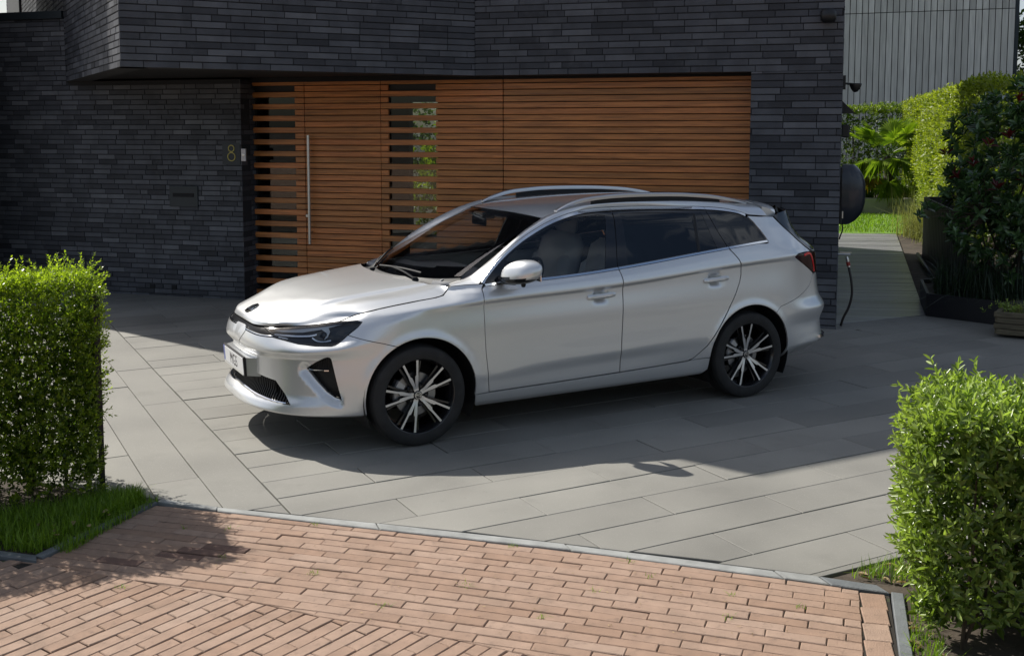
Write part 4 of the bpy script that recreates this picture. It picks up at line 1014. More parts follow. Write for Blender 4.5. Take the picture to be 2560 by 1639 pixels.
# number plate
pl = Matrix.Translation((-.952, 0, .487)) @ Euler((0, R(-4), 0)).to_matrix().to_4x4()
b = MB(); b.box((.006,0,0), (.018,.535,.128), bev=.004); o = b.build('number_plate', M['black_plastic'], car); o.matrix_local = pl; plate = o
b = MB(); b.box((-.004,-.02,.002), (.004,.478,.108)); b.build('plate_face', M['plate_white'], plate)
b = MB(); b.box((-.004,.239,.002), (.004,.038,.108)); b.build('plate_band', M['plate_blue'], plate)
tm = text_mesh('MG5', .108, .0004); me = mesh('plate_lettering', [(-.0066, -v.co.x*.88-.015, v.co.y*1.0) for v in tm.vertices], [tuple(p.vertices) for p in tm.polygons]); obj('plate_lettering', me, plate, M['plate_ink'])
b = MB(); b.prism(ccw([(-.955,-.25),(-.955,.25),(-.86,.33),(-.86,-.33)]), .428, .545); b.build('plate_bracket', SP, car, angle=30)

# sides
panel('sill', [(.392,.284),(.49,.2885),(1.0,.2985),(1.51,.3105),(2.068,.3295),(2.131,.336),(2.297,.340),(2.297,.25),(2.25,.215),(1.5,.205),(.42,.195),(.403,.21),(.394,.25)], SP, car, du=.06, dz=.006, feat=2)
FD = [(.491,.294),(1.0,.3035),(1.512,.3155),(1.509,.506),(1.516,.66),(1.521,.826),(1.521,.925),(1.517,.975),(1.508,1.0335)]+belt(np.linspace(1.42,.56,14),-.004)+[(.472,.987),(.455,.978),(.449,.968),(.446,.918),(.448,.791),(.450,.70),(.459,.559)]
fdoor = panel('front_door', FD, SP, car, du=.045, dz=.010, extra=[(1.337,.868,.07,.009)], feat=1)
RD = [(1.515,.3155),(1.8,.324),(2.068,.3345),(2.105,.3375),(2.150,.352),(2.20,.385),(2.263,.432),(2.35,.547),(2.443,.679),(2.51,.79),(2.553,.88),(2.568,.93),(2.569,.98),(2.560,1.011),(2.54,1.051),(2.505,1.095),(2.480,1.1255)]+belt(np.linspace(2.40,1.6,14),-.004)+[(1.511,1.0345),(1.520,.975),(1.524,.925),(1.524,.826),(1.519,.66),(1.512,.506)]
rdoor = panel('rear_door', RD, SP, car, du=.045, dz=.010, extra=[(2.327,.916,.07,.009)], feat=1)
ra0 = arch_ang(1, 2.297, .342); ra1 = arch_ang(1, 2.905, .625)
DLOR = [(2.766,1.349),(2.79,1.325),(2.815,1.298),(2.852,1.239),(2.872,1.190),(2.880,1.162),(2.874,1.149),(2.852,1.1465)]
QP = [(2.131,.3375),(2.297,.342)]+arch_pts(1, ra0, ra1, 26)+[(2.96,.667),(3.086,.699),(3.17,.722),(3.248,.748),(3.30,.770),(3.345,.80),(3.385,.84),(3.418,.879),(3.36,.912),(3.261,.963),(3.121,1.030),(3.14,1.043),(3.173,1.053),(3.27,1.055),(3.385,1.054),(3.328,1.105),(3.270,1.155),(3.215,1.201),(3.159,1.247),(3.112,1.288),(3.068,1.325),(3.06,1.330),(2.9,1.338)]+DLOR+belt(np.linspace(2.78,2.55,5),-.004)+[(2.486,1.127),(2.511,1.096),(2.545,1.052),(2.564,1.012),(2.573,.98),(2.572,.93),(2.557,.88),(2.514,.79),(2.447,.678),(2.354,.546),(2.267,.430),(2.203,.382),(2.152,.348)]
panel('rear_wing', QP, SP, car, du=.045, dz=.011, feat=1)
# tail
RB = arch_pts(1, ra1, R(-10), 22)+[(3.06,.245),(3.2,.255),(3.4,.275),(3.7,.29),(4.30,.29)]
rbt = [(2.96,.667),(3.086,.699),(3.17,.722),(3.248,.748),(3.30,.770),(3.345,.80),(3.385,.84),(3.422,.879),(3.467,.875),(3.60,.868),(3.72,.80),(4.0,.785),(4.30,.785)]
rb = rbt[::-1]+RB; RBF = rb + [(2*U1-u, z) for u, z in rb[::-1]]
panel('rear_bumper', RBF, SP, car, du=.035, dz=.010, mirror=False, feat=2)
b = strip_on(smooth_line([(3.44,.385),(3.6,.378),(3.9,.375),(4.3,.375)], .05), .024, .016, .006); b.v += [(x,-y,z) for x,y,z in list(b.v)]; n_ = len(b.v)//2; b.f += [tuple(i+n_ for i in f[::-1]) for f in list(b.f)]; b.t = b.t*2; b.m = b.m*2; b.build('bumper_trim', M['chrome'], car)
TG = [(4.30,.79),(4.0,.79),(3.73,.805),(3.61,.872),(3.76,.895),(3.76,1.0),(3.62,1.035),(3.46,1.05),(3.41,1.06),(3.7,1.065),(4.30,1.07)]; TGF = TG[::-1]+[(2*U1-u, z) for u, z in TG]
panel('tailgate', TGF, SP, car, mirror=False)
HG = [(3.395,1.062),(3.335,1.108),(3.278,1.157),(3.222,1.204),(3.167,1.249),(3.120,1.290),(3.085,1.330),(3.15,1.355),(3.5,1.385),(4.30,1.40),(4.30,1.085),(3.7,1.078)]; HGF = ccw(HG); HGF = HG+[(2*U1-u, z) for u, z in HG[::-1]]
HG = [(4.30,1.075),(3.7,1.07),(3.395,1.062),(3.335,1.108),(3.278,1.157),(3.222,1.204),(3.167,1.249),(3.120,1.290),(3.085,1.330),(3.15,1.355),(3.5,1.385),(4.30,1.40)]; HGF = HG+[(2*U1-u, z) for u, z in HG[::-1]]
panel('rear_screen', HGF, M['black_gloss'], car, off=.003, mirror=False, depth=.03)
TL = [(3.121,1.030),(3.14,1.042),(3.173,1.052),(3.27,1.053),(3.392,1.051),(3.46,1.046),(3.62,1.03),(3.755,.998),(3.755,.90),(3.60,.874),(3.467,.880),(3.422,.885),(3.36,.915),(3.261,.964)]
tls = panel('tail_light', TL, M['tail_dark'], car, off=.004, depth=.02)
mirror_mb(lambda: strip_on(smooth_line([(3.262,1.034),(3.30,1.040),(3.345,1.042),(3.375,1.03),(3.405,.99),(3.425,.95),(3.432,.915),(3.430,.893)], .015), np.array([.019]*1), .004, .004), 'light_bar', M['tail_red'], tls)

# glasshouse
DLO = smooth_line([(.473,.999),(.491,1.022),(.53,1.058),(.586,1.106),(.694,1.184),(.800,1.246),(.920,1.304),(1.027,1.347),(1.150,1.382),(1.246,1.402),(1.339,1.414),(1.460,1.422),(1.586,1.4245),(1.914,1.4225),(2.2,1.414),(2.391,1.406),(2.54,1.393),(2.634,1.379),(2.70,1.364),(2.748,1.345)], .03).tolist()
DLOF = DLO + smooth_line([(2.748,1.345),(2.785,1.320),(2.812,1.290),(2.845,1.237),(2.866,1.185),(2.872,1.162),(2.866,1.152),(2.848,1.149)], .02).tolist()[1:] + belt(np.linspace(2.75,.52,36), .0)
GF = [(.66,1.012)]+belt([.9,1.15],.012)+[(1.412,1.047),(1.47,1.26),(1.510,1.397),(1.46,1.403),(1.339,1.396),(1.246,1.384),(1.15,1.363),(1.027,1.328),(.92,1.286),(.80,1.228),(.70,1.168),(.652,1.13),(.645,1.08)]
GRR = [(1.597,1.062)]+belt([1.7,1.8,1.9,2.0,2.1],.012)+[(2.203,1.113),(2.235,1.25),(2.260,1.380),(2.1,1.394),(1.914,1.4035),(1.75,1.405),(1.640,1.403),(1.625,1.25)]
GS = [(2.232,1.118),(2.384,1.134),(2.372,1.25),(2.350,1.384),(2.300,1.381),(2.27,1.25)]
GQ = [(2.505,1.143)]+belt([2.6,2.7,2.8],.012)+[(2.850,1.164),(2.855,1.172),(2.842,1.21),(2.826,1.245),(2.79,1.298),(2.745,1.333),(2.634,1.364),(2.54,1.378),(2.435,1.388),(2.47,1.25)]
panel('window_surround', DLOF, M['black_gloss'], car, holes=[GF, GRR, GS, GQ], off=-.008, gap=0, depth=.01, du=.1, dz=.05)
panel('side_window', GF, M['clear_glass'], car, off=-.010, gap=-.002, depth=0, du=.15, dz=.1)
for g in (GRR, GS, GQ): panel('side_window', g, M['privacy_glass'], car, off=-.010, gap=-.002, depth=0, du=.15, dz=.1, label='dark tinted rear side window')
def offs(line, d):
    P = np.array(line); tg = np.gradient(P, axis=0); tg /= np.maximum(np.linalg.norm(tg, axis=1, keepdims=True), 1e-9); return P+np.stack([-tg[:,1], tg[:,0]], -1)*d
UP = offs(DLO, .011)
def cutline(L_, ua, ub):
    m = (L_[:,0] > ua) & (L_[:,0] < ub); z = lambda u: [u, float(np.interp(u, L_[:,0], L_[:,1]))]
    return np.array(([z(ua)] if ua > L_[0,0] else [])+L_[m].tolist()+([z(ub)] if ub < L_[-1,0] else []))
for (i0, i1) in ((0, 1.5865), (1.5895, 2.4005), (2.4035, 9)):
    UPC = cutline(UP, i0, i1); mirror_mb(lambda: strip_on(UPC, .020, .004, -.001), 'window_trim', M['satin_trim'], car, angle=25)
for (u0, u1) in ((.476, 1.506), (1.510, 2.479), (2.484, 2.868)):
    L_ = np.array(belt(np.arange(u0, u1+.001, (u1-u0)/30), .005)); mirror_mb(lambda: strip_on(L_, .016, .005, 0), 'belt_trim', M['chrome'], car, angle=25)
mirror_mb(lambda: strip_on([(1.545-.037*k/8, 1.420-.384*k/8-(.0)) for k in range(9)][::-1] if False else [(1.507+.077*k/8, 1.043+.367*k/8) for k in range(9)], .005, .001, -.008), 'pillar_gap', M['gap_black'], car)
mirror_mb(lambda: strip_on([(2.480-.076*k/8, 1.135+.256*k/8) for k in range(9)], .005, .001, -.008), 'pillar_gap', M['gap_black'], car)
mirror_mb(lambda: strip_on([(2.217+.063*k/6, 1.112+.272*k/6) for k in range(7)], .020, .002, -.006), 'window_divider', M['black_plastic'], car)
# pillar and cant-rail strip from windows to windscreen / roof
outer_uz = smooth_line([(.275,.9885),(.36,.996),(.440,1.0025)], .03).tolist() + offs(DLO, .0235)[2:].tolist() + [(2.80,1.357),(2.9,1.349),(2.985,1.342)]
OU = np.array(outer_uz); OP = shell(OU[:,0], OU[:,1], 0)
_in = rail([(.285,-.685,.990),(.33,-.690,1.003),(.40,-.692,1.025),(.47,-.690,1.056),(.56,-.678,1.105),(.68,-.660,1.178),(.78,-.643,1.240),(.87,-.622,1.298),(.97,-.600,1.348),(1.06,-.580,1.389),(1.2,-.574,1.426),(1.5,-.572,1.460),(1.8,-.571,1.472),(2.1,-.571,1.472),(2.5,-.571,1.456),(2.86,-.566,1.433),(2.96,-.56,1.424)])
sI = np.linspace(0, 1, 400); PI_ = _in(sI)
dO = np.r_[0, np.cumsum(np.linalg.norm(np.diff(OP, axis=0), axis=1))]
anchors_o = [(.275, 0), (.45, .16)]     # match by x along the car
def strip():
    xs = np.interp(OP[:,0], [.27,.45,.62,.80,1.0,1.2,3.0], [.285,.46,.66,.84,1.02,1.2,2.96])
    si = np.interp(xs, PI_[:,0], sI); I = _in(si); K = 9; V = []
    for k in range(K):
        t = k/(K-1); up = OP*1.0; nrm = np.stack([np.full(len(OP), -.12)*np.clip((1.15-OP[:,0])/.3,0,1), np.full(len(OP), -.52), np.full(len(OP), .80)], -1)
        h = np.interp(OP[:,0], [.27,.45,.6,1.2,1.5,3.0], [.006,.012,.022,.026,.024,.018])[:, None]
        V.append(OP*(1-t)+I*t + nrm*h*4*t*(1-t)*(1.25-.5*t))
    return np.array(V)
SV = strip()
def strip_mesh():
    b = MB(); K, n = SV.shape[:2]
    F = [(k*n+i, k*n+i+1, (k+1)*n+i+1, (k+1)*n+i) for k in range(K-1) for i in range(n-1)]
    b.add(SV.reshape(-1,3), F); lo = SV[0]-0; n2 = len(b.v)
    b.add(np.concatenate([SV[0], SV[0]+np.array([0,.012,-.006])]), [(n+i, n+i+1, i+1, i) for i in range(n-1)]); return b
mirror_mb(strip_mesh, 'roof_pillar', SP, car, smooth=True)
# roof skin
def roof_fn(s, t):
    y = t*.571; a = np.abs(t); xf = .94+.122*a**2.2; xr = 2.955; x = xf+(xr-xf)*s
    return np.stack([x, y, roof(x, y)], -1)
patch('roof_panel', roof_fn, np.linspace(0,1,60), np.linspace(-1,1,41), SP, car)
def spoiler():
    b = MB(); ts = np.linspace(-1, 1, 49); n = len(ts); a = np.abs(ts); y = ts*.625*(1-0*a)
    y = np.sign(ts)*(a*.60+.028*a**10); xe = 3.265-.10*a**2.2-.045*a**12; zt = 1.424-.028*a**2.4-.03*a**14; drop = .074
    x0 = np.where(a > .9, 2.965+.02*(a-.9)/.1, 2.962); z0 = roof(x0, y*.93)-.012*a**14
    prof = [(x0, z0-.02), (x0, z0), (x0+(xe-x0)*.5, z0+(zt-z0)*.5+.006), (xe-.03, zt+.002), (xe, zt-.012), (xe-.004, zt-.034), (xe-.030, zt-drop), (xe-.16, zt-drop+.004), (x0+.02, z0-.075)]
    V = np.concatenate([np.stack([px, y, pz], -1) for px, pz in prof]); k = len(prof)
    F = [(q*n+i, (q+1)*n+i, (q+1)*n+i+1, q*n+i+1) for q in range(k-1) for i in range(n-1)]
    F += [tuple(q*n for q in range(k)), tuple(q*n+n-1 for q in range(k))[::-1]]
    b.add(V, F); return b
spoiler().build('roof_spoiler', SP, car, angle=40, fixn=True)
# roof rails
def rrail():
    b = MB(); P = smooth_line([(1.17,-.575,1.438),(1.24,-.572,1.470),(1.36,-.568,1.506),(1.6,-.565,1.533),(1.96,-.564,1.5385),(2.31,-.564,1.526),(2.56,-.564,1.503),(2.73,-.563,1.473),(2.87,-.562,1.437)], .05)
    n = len(P); hh = np.interp(np.linspace(0,1,n), [0,.1,.5,.9,1], [.012,.026,.028,.024,.010]); pr = [(-.020,-1),(-.024,-.3),(-.017,0.),(.0,.06),(.017,0),(.022,-.4),(.019,-1)]
    V = [(p[0], p[1]+w, p[2]+h*hh[i]) for i, p in enumerate(P) for w, h in pr]; k = len(pr)
    F = [(i*k+q, i*k+(q+1)%k, (i+1)*k+(q+1)%k, (i+1)*k+q) for i in range(n-1) for q in range(k)]+[tuple(range(k))[::-1], tuple(range((n-1)*k, n*k))]
    b.add(V, [f[::-1] for f in F]); return b
rls = mirror_mb(rrail, 'roof_rail', M['rail_silver'], car, angle=50)
def rinsert():
    b = MB(); xs = np.linspace(1.47, 2.62, 24); zt = np.interp(xs, [1.36,1.6,1.96,2.31,2.56,2.73], [1.48,1.506,1.512,1.50,1.477,1.452])-.001; zb = np.interp(xs, [1.2,1.5,1.8,2.1,2.5,2.86], [1.42,1.452,1.466,1.466,1.45,1.43])
    n = len(xs); V = np.concatenate([np.stack([xs, xs*0-.572, zb],-1), np.stack([xs, xs*0-.570, zt],-1), np.stack([xs, xs*0-.556, zt],-1), np.stack([xs, xs*0-.554, zb],-1)])
    b.add(V, [(q*n+i, q*n+i+1, (q+1)*n+i+1, (q+1)*n+i) for q in range(3) for i in range(n-1)]+[(0,n,2*n,3*n),(n-1,4*n-1,3*n-1,2*n-1)]); return b
mirror_mb(rinsert, 'rail_insert', M['black_plastic'], rls)
# windscreen, frit, cowl, wipers
ws = patch('windscreen', screen, np.linspace(0,1,24), np.linspace(-1,1,31), M['screen_glass'], car)
def frit():
    b = MB(); S = np.linspace(0,1,41); T = np.linspace(-1,1,61); SS, TT = np.meshgrid(S, T, indexing='ij'); V = screen(SS.ravel(), TT.ravel())-np.array([0,0,.004]); n = len(T); F = []
    for i in range(40):
        for j in range(60):
            s = (S[i]+S[i+1])/2; t = abs(T[j]+T[j+1])/2
            e = max(.13-s*1.0, s-.925, t-(.93-.01*s))
            if s < .13+.03*t**3 or s > .93-.03*(t > .75)*(t-.75)/.25 or t > .925: F.append((i*n+j, (i+1)*n+j, (i+1)*n+j+1, i*n+j+1))
    b.add(V, F); b.box((.90,0,1.375),(.10,.14,.05)); return b
frit().build('screen_border', M['black_gloss'], ws)
def cowl_fn(s, t):
    hp = hood(np.full(s.size, .992), t)-np.array([0,0,.022]); sp_ = screen(np.full(s.size, .02), t*.995)-np.array([0,0,.006]); return hp*(1-s[:,None])+sp_*s[:,None]-np.array([0,0,.018])*np.sin(math.pi*s)[:,None]
patch('scuttle', cowl_fn, np.linspace(0,1,7), np.linspace(-1,1,41), M['black_plastic'], car)
def onscr(s, t, dz=.012): p = screen(np.array([s]), np.array([t]))[0]; return (p[0], p[1], p[2]+dz)
def wiper(p0, q, p1, b0, b1):
    b = MB(); b.lathe([(.020,-.01),(.018,.012),(0,.016)], 12, 'z', p0); b.tube(smooth_line([p0, q, p1], .04), .0075, 6, cap=True); w_ = b.build('wiper', M['black_plastic'], car, angle=40)
    b = MB(); b.tube([tuple(np.array(b0)*(1-t)+np.array(b1)*t+np.array([0,0,.008*math.sin(math.pi*t)])) for t in np.linspace(0,1,9)], .008, 5); b.build('wiper_blade', M['black_plastic'], w_)
wiper(onscr(-.03,-.58,-.004), onscr(.0,-.40,.02), onscr(.03,-.14,.022), onscr(.02,.19), onscr(.02,-.60))
wiper(onscr(-.03,.34,-.004), onscr(.03,.42,.02), onscr(.07,.52,.022), onscr(.02,.36), onscr(.165,.76))

# door handles, mirrors
def handle(uc, zc):
    b = MB(); L_ = .112; P = np.array([(uc+d, zc+d*.045) for d in np.linspace(-L_, L_, 15)]); n = len(P); pr = [(-.017,-.002),(-.015,.020),(-.006,.027),(.008,.027),(.015,.019),(.016,-.002)]; V = []
    for i, (u, z) in enumerate(P):
        e = abs(i-(n-1)/2)/((n-1)/2); lift = 1-.55*e**6
        for dz, o in pr: V.append(shell(np.array([u]), np.array([z+dz*(1-.25*e**8)]), o*lift)[0]+np.array([0,0,0]))
    # bridge over the cup: take the offset from the uncupped skin
    k = len(pr); F = [(i*k+q, i*k+q+1, (i+1)*k+q+1, (i+1)*k+q) for i in range(n-1) for q in range(k-1)]+[tuple(range(k))[::-1], tuple(range((n-1)*k, n*k))]
    b.add(V, [f[::-1] for f in F]); return b
_H = HANDLE; hb = []
HANDLE = []
hb = [lambda: handle(1.345, .866), lambda: handle(2.335, .914)]
mirror_mb(hb[0], 'door_handle', SP, fdoor, angle=35); mirror_mb(hb[1], 'door_handle', SP, rdoor, angle=35); HANDLE = _H
def mirror_shell(lower):
    b = MB(); n, m = 26, 14; c = np.array([.655,-1.035,1.085]); V = []
    for i in range(m+1):
        ph = -math.pi/2+math.pi*i/m
        for j in range(n):
            th = 2*math.pi*j/n; sq = lambda v, p: math.copysign(abs(v)**p, v)
            lx = sq(math.cos(th), .8)*math.cos(ph)**.72; ly = sq(math.sin(th), .75)*math.cos(ph)**.72; lz = sq(math.sin(ph), .8)
            x = lx*(.088 if lx < 0 else .070); y = ly*.128; z = lz*(.082 if lz > 0 else .075)*(1-.22*(ly < 0)*abs(ly)**2 - .30*(ly > 0)*ly*ly*(lz>0))
            z += -.012*ly; x += .045*(-ly)+.02*lz
            if lower: x, y, z = x*1.02, y*1.02, z
            V.append(c+np.array([x, y, z]))
    F = []
    for i in range(m):
        for j in range(n):
            q = (i*n+j, i*n+(j+1)%n, (i+1)*n+(j+1)%n, (i+1)*n+j); zz = np.mean([V[k][2] for k in q]); yy = np.mean([V[k][1] for k in q])
            low = zz < 1.085-.030+.0*(yy+1.0)
            if low == lower: F.append(q)
    b.add(V, F); return b
mir = [mirror_shell(False).build('door_mirror', SP, car, smooth=True)]
def mirror_low():
    b = mirror_shell(True); b.lathe([(0,-.02),(.012,-.018),(.018,0)], 12, 'z', (.655,-1.05,1.012)); return b
mirror_low().build('mirror_base', M['black_gloss'], mir[0], smooth=True)
def mirror_arm():
    b = MB(); b.tube([(.585,-.845,1.018),(.60,-.90,1.022),(.635,-.97,1.030)], [.030,.026,.034], 10); return b
mirror_arm().build('mirror_arm', M['black_gloss'], mir[0], smooth=True)
b = MB(); b.box((.742,-1.03,1.085),(.006,.20,.11), bev=.01); b.build('mirror_pane', M['mirror_glass'], mir[0])

# wheels
def wheel_parts():
    tyre = MB(); tyre.lathe([(.236,-.092),(.240,-.104),(.252,-.109),(.275,-.111),(.298,-.108),(.312,-.100),(.319,-.088),(.3225,-.070),(.3235,-.055),(.3185,-.0545),(.3185,-.049),(.3235,-.0485),(.3237,-.02),(.3187,-.0195),(.3187,-.012),(.3237,-.0115),
        (.3237,.03),(.322,.07),(.312,.098),(.285,.108),(.24,.104),(.225,.08)], 72)
    rim = MB(); rim.lathe([(.243,-.094),(.2445,-.101),(.240,-.104),(.2365,-.102),(.232,-.094),(.222,-.074),(.214,-.02),(.210,.08)], 72)
    rim.lathe([(0,-.052),(.060,-.054),(.075,-.050),(.080,-.03)], 40)
    face = MB()
    def pol(r, a, off): return (r*math.cos(a)-off*math.sin(a), r*math.sin(a)+off*math.cos(a))
    for k in range(5):
        base = R(105.5+72*k)
        for sg in (-1, 1):
            a = [(.043, R(9)*sg, .0075), (.075, R(8.6)*sg, .0095), (.105, R(9.6)*sg, .0115), (.126, R(10.2)*sg, .0112), (.137, R(11.6)*sg, .0066), (.17, R(11.8)*sg, .0062), (.232, R(12.1)*sg, .0074), (.2425, R(12.1)*sg, .0076)]
            n = len(a); yf = lambda r: -.066-.030*min(1, max(0, (r-.04)/.2))**.8
            Vt = []
            for r, da, w in a:
                for s2 in (1, -1): x, z = pol(r, base+da, s2*w); Vt.append((x, yf(r), z))
            for r, da, w in a:
                for s2 in (1, -1): x, z = pol(r, base+da, s2*(w+.004)); Vt.append((x, yf(r)+.026, z))
            face.mat = 0; face.add(Vt, [(2*i, 2*i+2, 2*i+3, 2*i+1) for i in range(n-1)])
            face.mat = 1; m2 = 2*n; face.add(Vt, [(2*i, m2+2*i, m2+2*i+2, 2*i+2) for i in range(n-1)]+[(2*i+1, 2*i+3, m2+2*i+3, m2+2*i+1) for i in range(n-1)])
            b2 = R(14)*sg           # dark secondary blade beside each bright one
            Vb = []
            for r, da, w in ((.07, R(19)*sg, .008), (.14, R(18.5)*sg, .006), (.225, R(19.5)*sg, .006)):
                for s2 in (1, -1): x, z = pol(r, base+da, s2*w); Vb.append((x, -.040-.034*(r/.23), z))
                for s2 in (1, -1): x, z = pol(r, base+da, s2*(w+.003)); Vb.append((x, -.02-.03*(r/.23), z))
            face.add(Vb, [f for i in range(2) for f in ((4*i, 4*i+4, 4*i+5, 4*i+1), (4*i, 4*i+2, 4*i+6, 4*i+4), (4*i+1, 4*i+5, 4*i+7, 4*i+3))])
        face.mat = 0
        # bright web joining each pair to the hub
        w0 = [pol(.028, base+R(d), 0) for d in (-30, 30)]; w1 = [pol(.052, base+R(d), 0) for d in (20, -20)]
        face.add([(w0[0][0], -.0652, w0[0][1]), (w0[1][0], -.0652, w0[1][1]), (w1[0][0], -.0657, w1[0][1]), (w1[1][0], -.0657, w1[1][1])], [(0,1,2,3)])
    nuts = MB()
    for k in range(5):
        a = R(105.5+36+72*k); nuts.lathe([(0,-.068),(.007,-.068),(.0105,-.064),(.0105,-.045)], 8, 'y', (.057*math.cos(a), 0, .057*math.sin(a))); nuts.lathe([(.0125,-.052),(.019,-.056),(.0225,-.052)], 14, 'y', (.057*math.cos(a), 0, .057*math.sin(a)))
    cap = MB(); cap.lathe([(0,-.073),(.024,-.072),(.0285,-.069),(.030,-.063)], 28)
    disc = MB(); disc.lathe([(.070,-.022),(.140,-.022),(.142,-.018),(.142,.0),(.07,.002)], 48); disc.lathe([(0,-.04),(.068,-.038),(.072,-.02)], 32)
    cal = MB(); cal.lathe([(.098,-.044),(.150,-.040),(.158,-.030),(.158,.02),(.098,.02)], 10, 'y', (0,0,0), R(140), R(190))
    return tyre, rim, face, nuts, cap, disc, cal
tyre, rim, face, nuts, cap, disc, cal = wheel_parts()
wh = empty('wheel', (0, -.787, .3215)); wh.parent = car
tyre.build('tyre', M['tyre_rubber'], wh, angle=25, fixn=False); o = rim.build('rim', [M['wheel_black']], wh, angle=30); o2 = face.build('wheel_spokes', [M['machined_alloy'], M['wheel_black']], wh); 
nuts.build('wheel_nuts', M['wheel_black'], wh, angle=30); hc = cap.build('hub_cap', M['black_gloss'], wh, smooth=True)
disc.build('brake_disc', M['disc_steel'], wh, angle=30); cal.build('brake_caliper', M['caliper_grey'], wh, angle=30)
oc = [(.0235*math.cos(R(22.5+45*k)), .0235*math.sin(R(22.5+45*k))) for k in range(8)]; b = MB(); q2 = inset(oc, .003)
b.add([(p[0],-.0738,p[1]) for p in oc]+[(p[0],-.0738,p[1]) for p in q2], [(i,8+i,8+(i+1)%8,(i+1)%8)[::-1] for i in range(8)]); tm = text_mesh('MG', .025, .0003); b.add([(v.co.x, -.0738-v.co.z, v.co.y*1.1) for v in tm.vertices], [tuple(p.vertices) for p in tm.polygons])
o = b.build('cap_lettering', M['satin_trim'], wh)
for (x, sgn, spin) in ((2.667, 1, R(10)), (0, -1, 0), (2.667, -1, 0)):
    c = empty('wheel', (x, -.787*sgn, .3215)); c.parent = car; c.rotation_euler = (0, spin, 0) if sgn > 0 else (0, 0, math.pi)
    for ch in wh.children: d = ch.copy(); COL.objects.link(d); d.parent = c
# cabin
b = MB(); b.box((.62,0,.90),(.62,1.42,.16), bev=.06); b.box((.40,0,.97),(.34,1.36,.06), bev=.02); b.tube([(.30,-.6,.985),(.33,0,1.0),(.30,.6,.985)], .03, 8); b.box((.93,0,.72),(.2,1.4,.36), bev=.05); b.build('dashboard', M['dash_grey'], car, angle=40)
b = MB(); b.box((1.05,0,.965),(.012,.24,.14), bev=.004); b.build('screen_display', M['black_gloss'], car)
b = MB(); c_ = Vector((1.06,-.37,.93)); Mx = Euler((0, R(-62), 0)).to_matrix(); t_ = MB(); t_.lathe([(.168,-.012),(.182,0),(.168,.012),(.16,0)], 32, 'z', closed=True); t_.box((0,0,0),(.11,.12,.03), bev=.01); t_.box((0,.10,0),(.03,.12,.015)); t_.box((0,-.10,0),(.03,.12,.015)); t_.box((.1,0,0),(.12,.03,.015))
b.add([Mx @ Vector(v)+c_ for v in t_.v], t_.f); b.build('steering_wheel', M['seat_dark'], car, angle=40)
def cushion(b, c, d, rot=0, bev=.06):
    b.box(c, d, Euler((0, rot, 0)).to_matrix(), bev=bev)
for y in (-.37, .37):
    b = MB(); cushion(b, (1.42,y,.58), (.52,.50,.20)); cushion(b, (1.72,y,.86), (.20,.49,.66), R(17), .07); cushion(b, (1.66,y-.20,.80), (.16,.12,.46), R(17), .05); cushion(b, (1.66,y+.20,.80), (.16,.12,.46), R(17), .05); s_ = b.build('front_seat', M['seat_fabric'], car, angle=60)
    b = MB(); cushion(b, (1.835,y,1.245), (.11,.27,.19), R(10), .05); b.tube([(1.81,y-.06,1.08),(1.83,y-.06,1.2)], .007, 6); b.tube([(1.81,y+.06,1.08),(1.83,y+.06,1.2)], .007, 6); b.build('headrest', M['seat_fabric'], s_, angle=60)
b = MB(); cushion(b, (2.30,0,.60), (.50,1.28,.20)); cushion(b, (2.62,0,.90), (.20,1.28,.62), R(20), .07); b.build('rear_seat', M['seat_dark'], car, angle=60)
b = MB(); b.box((2.0,0,.36),(3.0,1.5,.05)); b.box((3.1,0,.7),(.8,1.2,.6)); 
b.build('cabin_trim', M['seat_dark'], car)
for y in (-1,1): b = MB(); b.box((1.25,y*.79,.72),(1.5,.05,.56), bev=.02); b.build('door_card', M['trim_light'], car)
def hl(s, t):
    p = roof_fn(s*.98+.01, t*.97); p[:,2] -= .03; return p
patch('headliner', hl, np.linspace(0,1,10), np.linspace(-1,1,9), M['headliner'], car, flip=True)
b = MB(); b.box((.86,0,1.335),(.02,.22,.065), bev=.01); b.tube([(.88,0,1.385),(.86,0,1.36)], .01, 6); b.build('rear_view_mirror', M['black_gloss'], car)
# ---------------------------------------------------------------- plants
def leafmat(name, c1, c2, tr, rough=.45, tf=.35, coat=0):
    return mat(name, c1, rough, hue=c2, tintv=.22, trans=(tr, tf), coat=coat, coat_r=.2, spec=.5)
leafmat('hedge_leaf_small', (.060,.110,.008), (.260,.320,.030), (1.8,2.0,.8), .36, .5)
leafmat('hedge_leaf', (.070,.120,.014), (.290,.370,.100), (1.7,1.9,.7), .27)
leafmat('far_hedge_leaf', (.035,.080,.012), (.17,.22,.026), (1.9,2.1,.7), .5)
leafmat('gold_hedge_leaf', (.12,.18,.016), (.31,.35,.035), (1.7,1.8,.6), .5)
leafmat('dark_leaf', (.040,.085,.036), (.125,.215,.066), (1.6,2.2,.8), .22, .2, coat=.6)
leafmat('red_leaf', (.075,.008,.010), (.120,.016,.014), (2.2,1.2,.8), .3, .3)
leafmat('palm_leaf', (.10,.18,.022), (.22,.28,.04), (1.8,2.0,.6), .4)
leafmat('palm_yellow', (.23,.15,.014), (.27,.20,.02), (1.6,1.5,.5), .45)
leafmat('grass_blade', (.085,.165,.010), (.20,.30,.022), (1.9,2.1,.7), .5)
leafmat('pale_grass', (.16,.19,.05), (.30,.31,.12), (1.5,1.5,.8), .6)
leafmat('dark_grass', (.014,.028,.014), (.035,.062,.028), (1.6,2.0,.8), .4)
leafmat('tree_leaf', (.045,.085,.018), (.095,.150,.030), (1.8,2.0,.7), .5)
leafmat('dry_leaf', (.22,.15,.07), (.33,.25,.13), (1.3,1.2,.9), .7, .2)
